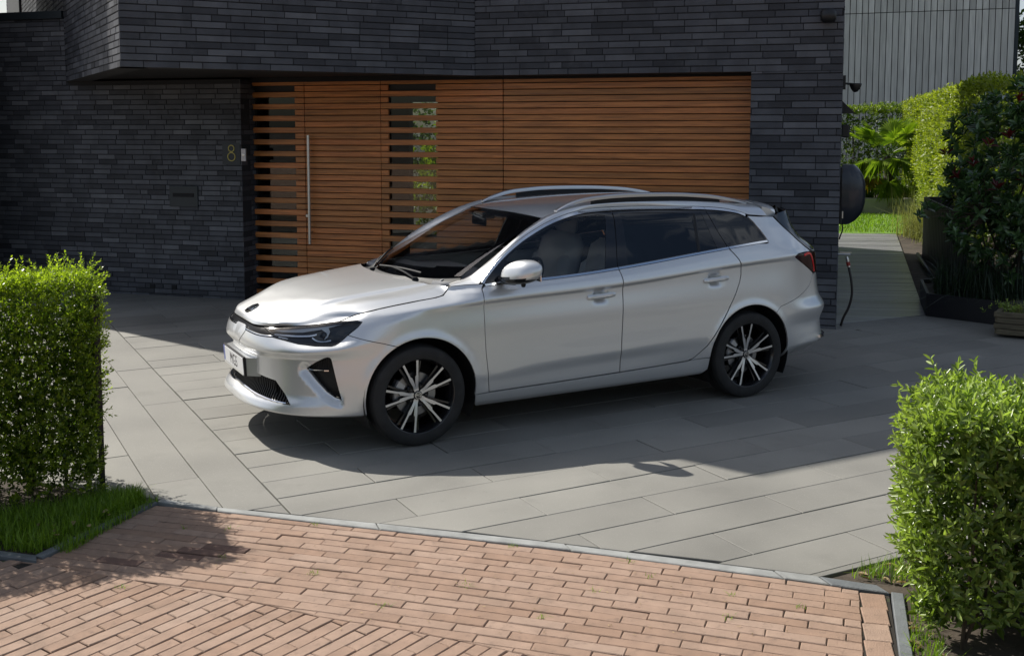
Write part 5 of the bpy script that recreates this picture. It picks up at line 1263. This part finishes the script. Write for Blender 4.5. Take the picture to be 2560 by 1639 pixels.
mat('twig', (.060,.042,.026), .85, var=.3, vscale=20); mat('bark', (.075,.060,.045), .9, var=.3, vscale=10, bump=.5, bscale=40)
mat('post_black', (.008,.008,.009), .45)
def unit(v): return v/np.maximum(np.linalg.norm(v, axis=-1, keepdims=True), 1e-9)
def leaves(base, d, up, ln, wd, fold=.18, curl=.12):
    """base (n,3), d direction, up ~ normal; returns verts (n*6,3) and quads (n*2,4)"""
    n = len(base); d = unit(d); sd = unit(np.cross(d, up)); nn = np.cross(sd, d); ln = np.broadcast_to(ln, (n,))[:, None]; wd = np.broadcast_to(wd, (n,))[:, None]
    p0 = base; t = base+d*ln-nn*curl*ln; a1 = base+d*ln*.34+nn*curl*.25*ln; a2 = base+d*ln*.68
    L1 = a1+sd*wd*.46+nn*fold*wd; L2 = a2+sd*wd*.40+nn*fold*wd*.9; R1 = a1-sd*wd*.46+nn*fold*wd; R2 = a2-sd*wd*.40+nn*fold*wd*.9
    V = np.stack([p0, L1, L2, t, R2, R1], 1).reshape(-1, 3); b = np.arange(n)[:, None]*6
    F = np.concatenate([b+np.array([0,3,2,1]), b+np.array([0,5,4,3])], 1).reshape(-1, 4); return V, F
def small_leaves(base, d, up, ln, wd):
    n = len(base); d = unit(d); sd = unit(np.cross(d, up)); nn = np.cross(sd, d); ln = np.broadcast_to(ln, (n,))[:, None]; wd = np.broadcast_to(wd, (n,))[:, None]
    m = base+d*ln*.5; V = np.stack([base, m+sd*wd*.5+nn*wd*.15, base+d*ln, m-sd*wd*.5+nn*wd*.15], 1).reshape(-1,3); F = np.arange(n*4).reshape(-1,4); return V, F
def rnd(n): return unit(rng.normal(size=(n,3)))
def shoots(pos, dirn, per, ln, wd, gap, spread=.85, big=False, tbase=.4, tvar=.2, tipgain=.35):
    """leafy shoots: leaves in opposite pairs along each stem"""
    n = len(pos); dirn = unit(dirn); ref = unit(np.cross(dirn, rnd(n))); B = []; D = []; U = []; T = []; W = []
    for k in range(per):
        f = k/max(per-1,1); ph = (k//2)*math.pi/2+(k%2)*math.pi; a = ref*math.cos(ph)+np.cross(dirn, ref)*math.sin(ph)
        B.append(pos+dirn*(gap*(k//2))[:, None] if np.ndim(gap) else pos+dirn*gap*(k//2)); sp = spread*(1-.45*f)
        D.append(unit(a*sp+dirn*(1-.45*sp)+rng.normal(0,.16,(n,3)))); U.append(dirn+rng.normal(0,.25,(n,3))); T.append(np.clip(tbase+tipgain*(f-.5)+rng.normal(0,tvar,n), 0, 1)); W.append(rng.uniform(.75,1.15,n)*(1-.35*f))
    B, D, U = map(np.concatenate, (B, D, U)); T = np.concatenate(T); W = np.concatenate(W)
    if big: V, F = leaves(B, D, U, ln*W, wd*W); T = np.repeat(T, 2)
    else: V, F = small_leaves(B, D, U, ln*W, wd*W)
    return V, F, T
def join(parts):
    Vs, Fs, Ts = [], [], []; b = 0
    for V, F, T in parts: Vs.append(V); Fs.append(F+b); Ts.append(T); b += len(V)
    return np.concatenate(Vs), np.concatenate(Fs), np.concatenate(Ts)
def stuff(name, parts, m, parent=None):
    V, F, T = join(parts) if isinstance(parts, list) else parts
    o = obj(name, fast_mesh(name, V, F, T), parent, m); o['kind'] = 'stuff'; return o
def box_surface(n, o, ax, ay, lx, ly, h, z0=0, faces=('f','b','l','r','t'), jit=.04):
    """points and outward normals on the faces of a box with corner o, axes ax, ay"""
    ar = {'f': lx*h, 'b': lx*h, 'l': ly*h, 'r': ly*h, 't': lx*ly}; tot = sum(ar[f] for f in faces); P = []; N = []
    for f in faces:
        k = int(n*ar[f]/tot); u = rng.random(k); v = rng.random(k); A = np.array([*ax,0]); B = np.array([*ay,0]); O = np.array([o[0],o[1],z0]); Z = np.array([0,0,1.])
        if f == 't': p = O+A*(u*lx)[:,None]+B*(v*ly)[:,None]+Z*h; nn = Z
        elif f == 'f': p = O+A*(u*lx)[:,None]+Z*(v*h)[:,None]; nn = -B
        elif f == 'b': p = O+A*(u*lx)[:,None]+B*ly+Z*(v*h)[:,None]; nn = B
        elif f == 'l': p = O+B*(u*ly)[:,None]+Z*(v*h)[:,None]; nn = -A
        else: p = O+A*lx+B*(u*ly)[:,None]+Z*(v*h)[:,None]; nn = A
        P.append(p); N.append(np.broadcast_to(nn, p.shape))
    P = np.concatenate(P); N = np.concatenate(N); P = P-N*np.abs(rng.normal(0,jit,(len(P),1))); return P, N
def wob(P, amp=.03, f=5.): return amp*(np.sin(P[:,0]*f+P[:,2]*f*1.3)+np.sin(P[:,1]*f*1.7+P[:,2]*f*.7+1)+np.sin(P[:,0]*f*.6-P[:,1]*f*.9+2))/1.5
def twigs(P, D, L_, r, name, parent):
    b = MB()
    for p, d, l in zip(P, unit(D), np.broadcast_to(L_, (len(P),))): b.tube([p-d*l*.6, p+d*l*.1, p+d*l*.5], [r, r*.8, r*.4], 4, cap=False)
    o = b.build(name, M['twig'], parent); o['kind'] = 'stuff'; return o

# left hedge, small leaves
hl_ = empty('clipped_hedge', (-2.9,5.9,0), 0, 'small-leaved clipped hedge at the left edge casting shadow on the bricks', 'hedge'); hl_.location = (0,0,0)
hx = np.array([-.902,-.432]); hy = np.array([-.385,.923]); ho = np.array([-2.215,5.64]); HLX, HLY, HH = 2.2, .60, 1.175
P, N = box_surface(8200, ho, hx, hy, HLX, HLY, HH-.06, .06, jit=.05); P += N*wob(P, .022, 6)[:,None]
D = N+np.array([0,0,.75])+rng.normal(0,.45,P.shape); parts = [shoots(P, D, 8, .030, .0145, .0125, tbase=.42)]
k = 1700; Pt = np.stack([rng.random(k), rng.random(k)], 1); Pt = np.concatenate([ho+hx*(Pt[:,:1]*HLX)+hy*(Pt[:,1:]*HLY), np.full((k,1), HH-.02)], 1); Pt[:,2] += rng.normal(0,.018,k)+wob(Pt,.02,5)
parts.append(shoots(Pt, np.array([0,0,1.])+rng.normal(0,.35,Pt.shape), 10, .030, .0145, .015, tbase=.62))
k = 130; Pe = np.stack([rng.random(k), rng.random(k)], 1); Pe = np.concatenate([ho+hx*(Pe[:,:1]*HLX)+hy*(Pe[:,1:]*HLY), np.full((k,1), HH+.03)], 1)
k2 = 110; Pr = np.concatenate([ho+hy*(rng.random((k2,1))*HLY), rng.uniform(.45,1.2,(k2,1))], 1)
for (pp, dd) in ((Pe, np.array([0,0,1.])+rng.normal(0,.3,(k,3))), (Pr, np.array([.8,.25,.75])+rng.normal(0,.35,(k2,3)))): parts.append(shoots(pp, dd, 14, .030, .0135, .016, tbase=.6))
V, F, T = join(parts)
stuff('foliage', (V, F, T), M['hedge_leaf_small'], hl_)
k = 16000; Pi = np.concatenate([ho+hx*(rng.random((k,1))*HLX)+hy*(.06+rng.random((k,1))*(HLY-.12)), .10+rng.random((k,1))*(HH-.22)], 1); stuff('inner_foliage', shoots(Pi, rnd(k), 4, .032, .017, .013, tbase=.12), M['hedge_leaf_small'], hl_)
b = MB()
for k in range(22):
    p = np.concatenate([ho+hx*rng.uniform(.05,HLX)+hy*rng.uniform(.15,.5), [0]])
    for q in range(3): e = p+np.array([*(hx*(-abs(rng.normal(0,.10)) if (p[:2]-ho)@hx > HLX-.2 else rng.normal(.02,.10)*(((p[:2]-ho)@hx) > .25)+(.06 if (p[:2]-ho)@hx < .25 else 0))+hy*rng.normal(0,.06)), rng.uniform(.6,1.08)]); b.tube([p, (p+e)/2+rng.normal(0,.03,3), e], [.010,.007,.003], 5, cap=False)
b.build('stem', M['twig'], hl_)['kind'] = 'stuff'
b = MB(); b.box((-2.265,5.83,.56),(.030,.16,1.10), Euler((0,0,.38)).to_matrix()); tag(b.build('hedge_post', M['post_black']), 'thin black upright plate closing the end of the left hedge', 'post')

# right hedge, larger pointed leaves: nearest 300 leaves are pieces
hr = empty('privet_hedge', (2.2,4.2,0), 0, 'bright broad-leaved privet hedge in the lower right corner', 'hedge'); hr.location = (0,0,0)
rx = np.array([.945,-.327]); ry = np.array([.345,.939]); ro = np.array([1.545,3.985]); RLX, RLY, RH = 2.0, .80, .86
P, N = box_surface(2500, ro, rx, ry, RLX, RLY, RH-.10, .10, jit=.045); P += N*wob(P, .025, 6)[:,None]
parts = [shoots(P, N+np.array([0,0,.65])+rng.normal(0,.4,P.shape), 7, .060, .0215, .024, big=True, tbase=.45)]
k = 1000; Pt = np.concatenate([ro+rx*(rng.random((k,1))*RLX)+ry*(rng.random((k,1))*RLY), np.full((k,1), RH-.01)], 1); Pt[:,2] += rng.normal(0,.022,k)+wob(Pt,.022,5)
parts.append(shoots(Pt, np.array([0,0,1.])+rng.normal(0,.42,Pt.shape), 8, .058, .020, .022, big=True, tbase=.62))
k = 75; Pe = np.concatenate([ro+rx*(rng.random((k,1))*RLX)+ry*(rng.random((k,1))*RLY), np.full((k,1), RH+.035)], 1)
k2 = 60; Pr = np.concatenate([ro+ry*(rng.random((k2,1))*RLY), rng.uniform(.25,RH,(k2,1))], 1)
for (pp, dd) in ((Pe, np.array([0,0,1.])+rng.normal(0,.32,(k,3))), (Pr, np.array([-.9,.1,.55])+rng.normal(0,.35,(k2,3)))): parts.append(shoots(pp, dd, 10, .056, .019, .026, big=True, tbase=.6))
V, F, T = join(parts)
nl = len(V)//6; LV = V.reshape(nl, 6, 3); LT = T.reshape(nl, 2)[:, 0]; cen = LV.mean(1); dd = np.linalg.norm(cen-np.array([0,0,2.005]), axis=1)
seen = np.array([in_view(c[0], c[1], c[2]) for c in cen]); outer = (cen[:,2] > RH-.03) | (((cen[:,:2]-ro)@ry) < .02) | (((cen[:,:2]-ro)@rx) < .03)
order = np.argsort(np.where(seen & outer, dd, 99)); pick = order[:300]; restm = np.ones(nl, bool); restm[pick] = False
stuff('foliage', (LV[restm].reshape(-1,3), np.concatenate([np.arange(restm.sum())[:,None]*6+np.array([0,3,2,1]), np.arange(restm.sum())[:,None]*6+np.array([0,5,4,3])],1).reshape(-1,4), np.repeat(LT[restm],2)), M['hedge_leaf'], hr)
for i in pick:
    v = LV[i]; c = v[0]; o = obj('leaf', fast_mesh('leaf', v-c, np.array([[0,3,2,1],[0,5,4,3]]), [LT[i]]*2), hr, M['hedge_leaf'], loc=tuple(c))
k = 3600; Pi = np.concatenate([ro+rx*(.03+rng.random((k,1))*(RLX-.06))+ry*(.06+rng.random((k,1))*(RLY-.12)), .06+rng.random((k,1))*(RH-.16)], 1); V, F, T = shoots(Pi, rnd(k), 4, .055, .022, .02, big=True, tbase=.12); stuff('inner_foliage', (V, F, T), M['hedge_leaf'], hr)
b = MB()
for k in range(26):
    p = np.concatenate([ro+rx*rng.uniform(.03,RLX)+ry*rng.uniform(.1,.7), [0]])
    for q in range(3): e = p+np.array([*(rx*abs(rng.normal(.05,.08))+ry*rng.normal(0,.05)), rng.uniform(.5,.78)]); b.tube([p, (p+e)/2+rng.normal(0,.03,3), e], [.008,.006,.003], 5, cap=False)
b.build('stem', M['twig'], hr)['kind'] = 'stuff'

# grass, weeds and fallen leaves
def blades(P, h, wd, lean=.4, seg=3, tb=.5, droop=.5):
    n = len(P); a = rng.random(n)*2*math.pi; dr = np.stack([np.cos(a), np.sin(a), 0*a], -1); sd = np.stack([-np.sin(a), np.cos(a), 0*a], -1); h = np.broadcast_to(h, (n,))*rng.uniform(.6,1.25,n); ln_ = np.abs(rng.normal(0,lean,n)); V = []
    for k in range(seg+1):
        t = k/seg; c = P+np.array([0,0,1.])*(h*(t-droop*ln_*t*t*.6))[:,None]+dr*(h*ln_*t*t)[:,None]; w_ = wd*(1-t**1.6*.92)*.5
        V.append(c-sd*w_); V.append(c+sd*w_)
    V = np.stack(V, 1).reshape(-1,3); b = np.arange(n)[:,None]*(2*(seg+1)); F = np.concatenate([b+np.array([2*k,2*k+1,2*k+3,2*k+2]) for k in range(seg)], 1).reshape(-1,4); return V, F, np.repeat(np.clip(rng.normal(tb,.25,n),0,1), seg)
def in_poly(n, poly, z=0):
    q = np.array(poly); lo, hi = q.min(0), q.max(0); out = []
    while sum(map(len, out)) < n:
        p = lo+rng.random((n*2,2))*(hi-lo); out.append(p[inside(poly, p[:,0], p[:,1])])
    p = np.concatenate(out)[:n]; return np.concatenate([p, np.full((n,1), z)], 1)
gp = [(-1.99,5.66),(-2.24,4.96),(-3.1,5.18),(-3.6,5.1),(-2.75,5.45),(-2.2,5.72),(-2.02,5.72)]
G = [blades(in_poly(4600, gp), .085, .0052, .75), blades(in_poly(1800, [(-1.97,5.66),(-2.06,5.42),(-2.3,5.40),(-2.35,5.62),(-2.05,5.78)]), .085, .005, .6), blades(in_poly(700, [(-1.90,5.69),(-2.0,5.66),(-2.2,5.0),(-2.1,4.97)]), .055, .0045, .8)]
stuff('grass', G, M['grass_blade'])
G = [blades(in_poly(330, [(1.50,4.70),(1.70,4.62),(2.0,4.60),(1.95,4.90),(1.80,4.86)]), .07, .005, .7), blades(in_poly(240, [(1.53,4.0),(1.72,4.5),(1.80,4.4),(1.60,3.8)]), .05, .0045, .8), blades(in_poly(260, [(1.48,3.85),(1.62,3.98),(1.65,3.6),(1.4,3.5)]), .08, .005, .7)]
stuff('weeds', G, M['grass_blade'])
joints = [(-1.36,4.93),(-.9,4.75),(-.2,4.62),(.35,4.55),(.62,4.70),(-.55,4.42),(.95,4.52),(1.2,4.40),(-1.65,5.3),(-1.42,5.30),(.12,4.30),(-1.72,4.6),(.9,4.3),(.55,4.88),(-1.0,5.34),(.0,5.07)]
G = [blades(np.concatenate([np.array(j)+rng.normal(0,.014,(14,2)), np.full((14,1),-.008)],1), .024, .0035, .9) for j in joints]; stuff('joint_weeds', G, M['grass_blade'])
k = 46; Pl = np.concatenate([in_poly(26, [(1.47,4.70),(1.70,4.60),(2.0,4.62),(1.85,4.88)], .012), in_poly(12, [(1.50,3.9),(1.70,4.45),(1.78,4.38),(1.58,3.8)], .01), in_poly(8, [(-2.0,5.3),(-2.2,5.0),(-2.4,5.2),(-2.1,5.5)], .05)])
a = rng.random(k)*6.28; V, F = leaves(Pl, np.stack([np.cos(a), np.sin(a), rng.normal(0,.15,k)], -1), np.array([0,0,1.])+rng.normal(0,.3,(k,3)), rng.uniform(.03,.065,k), .022); stuff('fallen_leaves', (V, F, np.repeat(rng.random(k),2)), M['dry_leaf'])
k = 90; Pl = in_poly(k, [(-1.8,5.4),(1.4,4.55),(1.3,4.0),(-1.5,4.2)], .004); a = rng.random(k)*6.28; V, F = small_leaves(Pl, np.stack([np.cos(a), np.sin(a), 0*a], -1), np.array([0,0,1.])+rng.normal(0,.2,(k,3)), rng.uniform(.006,.020,k), .006); stuff('petals', (V, F, rng.random(k)), M['dry_leaf'])

# dark glossy bush over the raised bed: outer leaves are pieces
bc = np.array([6.12,11.95,1.28]); br = np.array([1.30,.85,1.30])
bush = empty('leafy_bush', (5.6,11.9,.2), 0, 'tall dark glossy bush with a few red young leaves above the black raised bed', 'bush'); bush.location = (0,0,0)
k = 1150; dn = rnd(k); dn = dn[(dn[:,2] > -.75)]; k = len(dn); rr = rng.uniform(.40,1.0,k)**.6; Pb = bc+dn*br*rr[:,None]; Pb += dn*wob(Pb*1.0,.10,2.6)[:,None]
k3 = 24; P3 = np.array([[4.75+.16*rng.normal(), 11.5+.2*rng.normal(), rng.uniform(.85,1.50)] for _ in range(k3)]); Pb = np.concatenate([Pb, P3]); dn = np.concatenate([dn, unit(np.array([-.8,-.3,.3])+rng.normal(0,.4,(k3,3)))])
V, F, T = shoots(Pb, dn*.8+np.array([0,0,.55])+rng.normal(0,.4,Pb.shape), 11, [.118][0]*1.1, .052, .014, spread=1.05, big=True, tbase=.45)
nl = len(V)//6; LV = V.reshape(nl,6,3); LT = T.reshape(nl,2)[:,0]; cen = LV.mean(1); fr = (cen-bc)/br; front = (np.linalg.norm(fr,axis=1) > .80) & (fr[:,1]+fr[:,0]*-.3 < .25); vis_ = np.array([in_view(*c) for c in cen]) & front
pick = np.argsort(np.where(vis_, np.linalg.norm(cen-np.array([0,0,2]),axis=1), 99))[:300]; restm = np.ones(nl,bool); restm[pick] = False
red = (cen[:,2] > 1.35) & (rng.random(nl) < .0) 
n_ = restm.sum(); stuff('foliage', (LV[restm].reshape(-1,3), np.concatenate([np.arange(n_)[:,None]*6+np.array([0,3,2,1]), np.arange(n_)[:,None]*6+np.array([0,5,4,3])],1).reshape(-1,4), np.repeat(LT[restm],2)), M['dark_leaf'], bush)
for i in pick: v = LV[i]; c = v[0]; obj('leaf', fast_mesh('leaf', v-c, np.array([[0,3,2,1],[0,5,4,3]]), [LT[i]]*2), bush, M['dark_leaf'], loc=tuple(c))
RP = np.array([(4.62,11.55,1.72),(4.88,11.45,1.60),(5.12,11.4,1.36),(5.2,11.35,1.90),(5.40,11.45,1.46),(5.35,11.5,2.28),(5.75,11.35,2.42),(4.75,11.5,1.48),(5.0,11.4,1.82)])
V, F, T = shoots(RP, np.array([-.2,-.3,1.])+rng.normal(0,.3,RP.shape), 7, .12, .042, .02, spread=.8, big=True, tbase=.4); stuff('red_leaves', (V, F, T), M['red_leaf'], bush)
b = MB()
for k in range(16):
    p = np.array([5.6+rng.normal(0,.25), 12.0+rng.normal(0,.2), .15]); e = bc+rnd(1)[0]*br*.8; e[2] = max(e[2], .6); b.tube([p, (p+e)/2+rng.normal(0,.08,3), e], [.022,.015,.006], 6, cap=False)
for p3 in P3: b.tube([(5.2,11.8,1.0), tuple((np.array([5.2,11.8,1.0])+p3)/2+np.array([0,0,.05])), tuple(p3)], [.010,.007,.004], 5, cap=False)
b.build('branch', M['twig'], bush)['kind'] = 'stuff'
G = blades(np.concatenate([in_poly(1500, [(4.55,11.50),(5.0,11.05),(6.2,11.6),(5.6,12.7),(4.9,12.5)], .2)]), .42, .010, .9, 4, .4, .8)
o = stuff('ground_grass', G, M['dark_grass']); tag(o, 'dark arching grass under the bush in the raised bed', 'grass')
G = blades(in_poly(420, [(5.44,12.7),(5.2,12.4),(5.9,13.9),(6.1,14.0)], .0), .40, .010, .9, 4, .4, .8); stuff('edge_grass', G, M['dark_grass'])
bp_ = empty('potted_plant', (5.0,10.42,.2), 0, 'straggly grassy plant growing in the weathered wooden box', 'plant')
V, F, T = blades(rng.normal(0,.11,(150,3))*np.array([1,1,0])+np.array([.05,0,0]), .16, .005, 1.0, 3, .5); o = stuff('foliage', (V, F, T), M['pale_grass'], bp_)
Pp = rng.normal(0,.09,(34,3))*np.array([1,1,.2])+np.array([-.12,.05,.06]); V, F, T = shoots(Pp, np.array([0,0,1.])+rng.normal(0,.5,Pp.shape), 6, .040, .018, .02, big=True, tbase=.6); stuff('leaves', (V, F, T), M['hedge_leaf'], bp_)
b = MB(); b.tube(smooth_line([(.05,-.15,.03),(.08,-.22,.05),(.10,-.27,-.05),(.16,-.31,-.16),(.28,-.34,-.20)], .03), .006, 5); b.build('stem', M['dry_leaf'], bp_)

# garden hedges, palm, bed plants, ornamental grass
def far_hedge(o, ax, ay, lx, ly, h, n, m, name, label, ln=.075, faces=('f','b','l','r','t')):
    e = empty(name, (0,0,0), 0, label, 'hedge'); P, N = box_surface(n, o, np.array(ax), np.array(ay), lx, ly, h, 0, faces, .07); P += N*wob(P,.06,2.5)[:,None]
    V, F, T = shoots(P, N+np.array([0,0,.7])+rng.normal(0,.5,P.shape), 7, ln, ln*.5, ln*.4, tbase=.45)
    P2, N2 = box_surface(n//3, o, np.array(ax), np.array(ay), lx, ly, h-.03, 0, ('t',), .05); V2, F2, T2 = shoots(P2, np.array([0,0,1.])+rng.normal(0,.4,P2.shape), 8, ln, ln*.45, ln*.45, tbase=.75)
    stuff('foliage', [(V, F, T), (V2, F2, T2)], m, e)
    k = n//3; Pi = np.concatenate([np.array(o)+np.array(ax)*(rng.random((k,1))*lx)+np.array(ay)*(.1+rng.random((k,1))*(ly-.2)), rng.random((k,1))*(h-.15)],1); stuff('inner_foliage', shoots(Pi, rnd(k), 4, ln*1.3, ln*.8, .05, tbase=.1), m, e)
    b = MB()
    for q in range(int(lx*2)): p = np.array(o)+np.array(ax)*rng.uniform(.1,lx)+np.array(ay)*ly/2; b.tube([(p[0],p[1],0),(p[0]+.05,p[1],h*.5),(p[0],p[1],h*.9)], [.03,.02,.01], 5, cap=False)
    b.build('stem', M['bark'], e)['kind'] = 'stuff'
    return e
far_hedge((5.6,28.6), (1,0), (0,1), 5.4, .9, 2.52, 3600, M['far_hedge_leaf'], 'garden_hedge', 'tall dark clipped hedge behind the palm at the end of the lawn', .085)
far_hedge((10.25,28.4), (-.273,-.962), (.962,-.273), 13.6, 1.4, 2.64, 7000, M['gold_hedge_leaf'], 'sunlit_hedge', 'sunlit yellow-green hedge running along the right of the garden path', .085, ('l','r','f','b','t'))
palm = empty('fan_palm', (8.98,25.9,.3), 0, 'green fan palm with one yellow frond in front of the tall hedge', 'palm')
b = MB(); pz = np.linspace(0,1.05,12); b.tube([(.03*math.sin(z*3), .02*math.cos(z*4), z) for z in pz], [.10+.012*(i%2) for i in range(12)], 10); b.build('trunk', M['bark'], palm)
def frond(az, el, stem, rad, m, droop=.25, nseg=26, start=(0,0,1.05)):
    b = MB(); d = np.array([math.cos(az)*math.cos(el), math.sin(az)*math.cos(el), math.sin(el)]); s0 = np.array(start); mid = s0+d*stem*.5; e = s0+d*stem-np.array([0,0,droop*stem*.3]); b.tube([s0, mid, e], [.012,.009,.008], 5, cap=False); b.t = [.3]*len(b.t)
    fwd = unit(e-mid); sd = unit(np.cross(fwd, np.array([0,0,1.]))); nn = np.cross(sd, fwd)
    for i in range(nseg):
        a = (i/(nseg-1)-.5)*R(235); r = rad*(1-.25*abs(a)/R(117))*rng.uniform(.93,1.05); dr = fwd*math.cos(a)+sd*math.sin(a); pr = -fwd*math.sin(a)+sd*math.cos(a); w_ = .030*rad/.6
        m1 = e+dr*r*.55+nn*.02; tip = e+dr*r-np.array([0,0,droop*r*rng.uniform(.6,1.4)]); b.tint = float(np.clip(rng.normal(.5,.25),0,1))
        b.add([e, m1-pr*w_, tip, m1+pr*w_], [(0,1,2),(0,2,3)])
    return b.build('frond', m, palm)
for i in range(19):
    az = i*2.4+rng.normal(0,.2); el = R(rng.uniform(-15,75)); frond(az, el, rng.uniform(.45,.75), rng.uniform(.48,.64), M['palm_leaf'], .12+.5*(el < R(15)), start=(0,0,1.0+.1*rng.random()))
frond(R(200), R(-22), .55, .50, M['palm_yellow'], .3, start=(0,0,.75)); frond(R(255), R(-35), .5, .45, M['palm_leaf'], .5, start=(0,0,.8)); frond(R(290), R(-45), .45, .45, M['pale_grass'], .6, start=(0,0,.7))
for i in range(11):
    p = (6.75+i*.36+rng.normal(0,.05), 25.75+rng.normal(0,.1), .33); e = empty('strap_plant', p, 0, ['leftmost strap-leaved plant in the flower bed, half hidden by the wall charger','strap-leaved plant second from the left in the flower bed','strap-leaved plant third from the left in the flower bed','strap-leaved plant fourth from the left in the flower bed','strap-leaved plant left of the palm trunk in the flower bed','strap-leaved plant just left of the palm base','strap-leaved plant right at the foot of the fan palm','strap-leaved plant just right of the palm base','strap-leaved plant second to the right of the palm base','strap-leaved plant beside the sunlit hedge in the flower bed','rightmost strap-leaved plant in the flower bed against the sunlit hedge'][i], 'plant', 'strap-leaved plants along the flower bed'); stuff('foliage', blades(rng.normal(0,.10,(95,3))*np.array([1,1,0]), .55, .028, .75, 4, .55, .7), M['grass_blade'], e)
og = empty('feather_grass', (7.62,20.0,0), 0, 'pale feathery grass clump arching over the end of the deck path', 'grass'); stuff('foliage', [blades(rng.normal(0,.16,(900,3))*np.array([1,1.6,0]), .85, .008, .8, 5, .5, .8), blades(rng.normal(0,.12,(300,3))*np.array([1,2.0,0])+np.array([-.25,-1.3,0]), .45, .010, .8, 4, .4, .7)], M['pale_grass'], og)
G = blades(in_poly(9000, [(5.4,21.0),(9.3,20.7),(10.2,25.4),(6.2,25.5)]), .07, .014, .5, 2, .5); stuff('lawn_grass', G, M['grass_blade'])
# greenery seen through the slit window
e = empty('courtyard_shrub', (*hw(-7.3,9.6),0), 0, 'bright green shrub in the rear garden seen through the slit window of the entrance', 'shrub'); P = rng.normal(0,1,(420,3))*np.array([.55,.35,.45])+np.array([0,0,.95]); stuff('foliage', shoots(P, rnd(420)+np.array([0,0,.5]), 7, .16, .10, .06, big=True, tbase=.7), M['gold_hedge_leaf'], e)
b = MB(); b.tube([(0,0,0),(.05,0,.6),(0,0,1.0)], [.03,.02,.01], 6); b.build('stem', M['bark'], e)
e = empty('rear_hedge', (*hw(-7.3,12.0),0), 0, 'green hedge behind the courtyard shrub seen through the slit window', 'hedge'); P = rng.random((1100,3))*np.array([4.2,.7,2.5])-np.array([2.1,0,0]); stuff('foliage', shoots(P, rnd(1100)+np.array([0,-.3,.5]), 7, .12, .07, .05, tbase=.4), M['far_hedge_leaf'], e)

# trees: far right behind the clad building, and the row across the street that the windows mirror
def tree(name, loc, h, cr, n, label, m, group=None, per=7, ln=.16, cz=.62):
    e = empty(name, loc, rng.random()*6, label, 'tree', group); b = MB(); b.tube([(0,0,0),(.05*h*.1,0,h*.3),(0,.03*h*.2,h*.75)], [.03*h*.6,.022*h*.6,.008*h], 8); 
    k = 46; cl = rnd(k)*np.array([cr, cr, h*(1-cz)*1.05])*rng.uniform(.35,1,(k,1))**.5+np.array([0,0,h*cz])
    for q in cl[:18]: z0 = rng.uniform(.25,.6)*h; b.tube([(0,0,z0), tuple((q+np.array([0,0,z0]))/2+np.array([0,0,.1])), tuple(q)], [.010*h,.006*h,.003*h], 5, cap=False)
    b.build('trunk', M['bark'], e); P = cl[rng.integers(0,k,n)]+rng.normal(0,1,(n,3))*np.array([cr,cr,h*.2])*.17; stuff('crown', shoots(P, rnd(n)+np.array([0,0,.4]), per, ln, ln*.5, ln*.4, tbase=.45), m, e); return e
tree('garden_tree', (17.2,36,0), 5.6, 2.1, 1500, 'loose green tree rising beyond the grey clad building at the right edge', M['tree_leaf'], ln=.20)
tree('garden_tree', (15.3,30.0,0), 3.55, 1.5, 1100, 'bushy green tree between the hedge and the clad building', M['tree_leaf'], ln=.16)
for i, (x, y, h) in enumerate(((-16,-25,5.6),(-8,-26,6.6),(0,-25,5.4),(8,-27,6.8),(17,-25,5.7),(26,-22,6.4))):
    tree('street_tree', (x,y,0), h, 2.6, 420, ['leftmost leafy tree across the street','second tree from the left across the street','third tree across the street behind the camera','tallest tree across the street right of the middle','second tree from the right across the street','rightmost leafy tree across the street'][i], M['tree_leaf'], 'trees across the street', 6, .34)
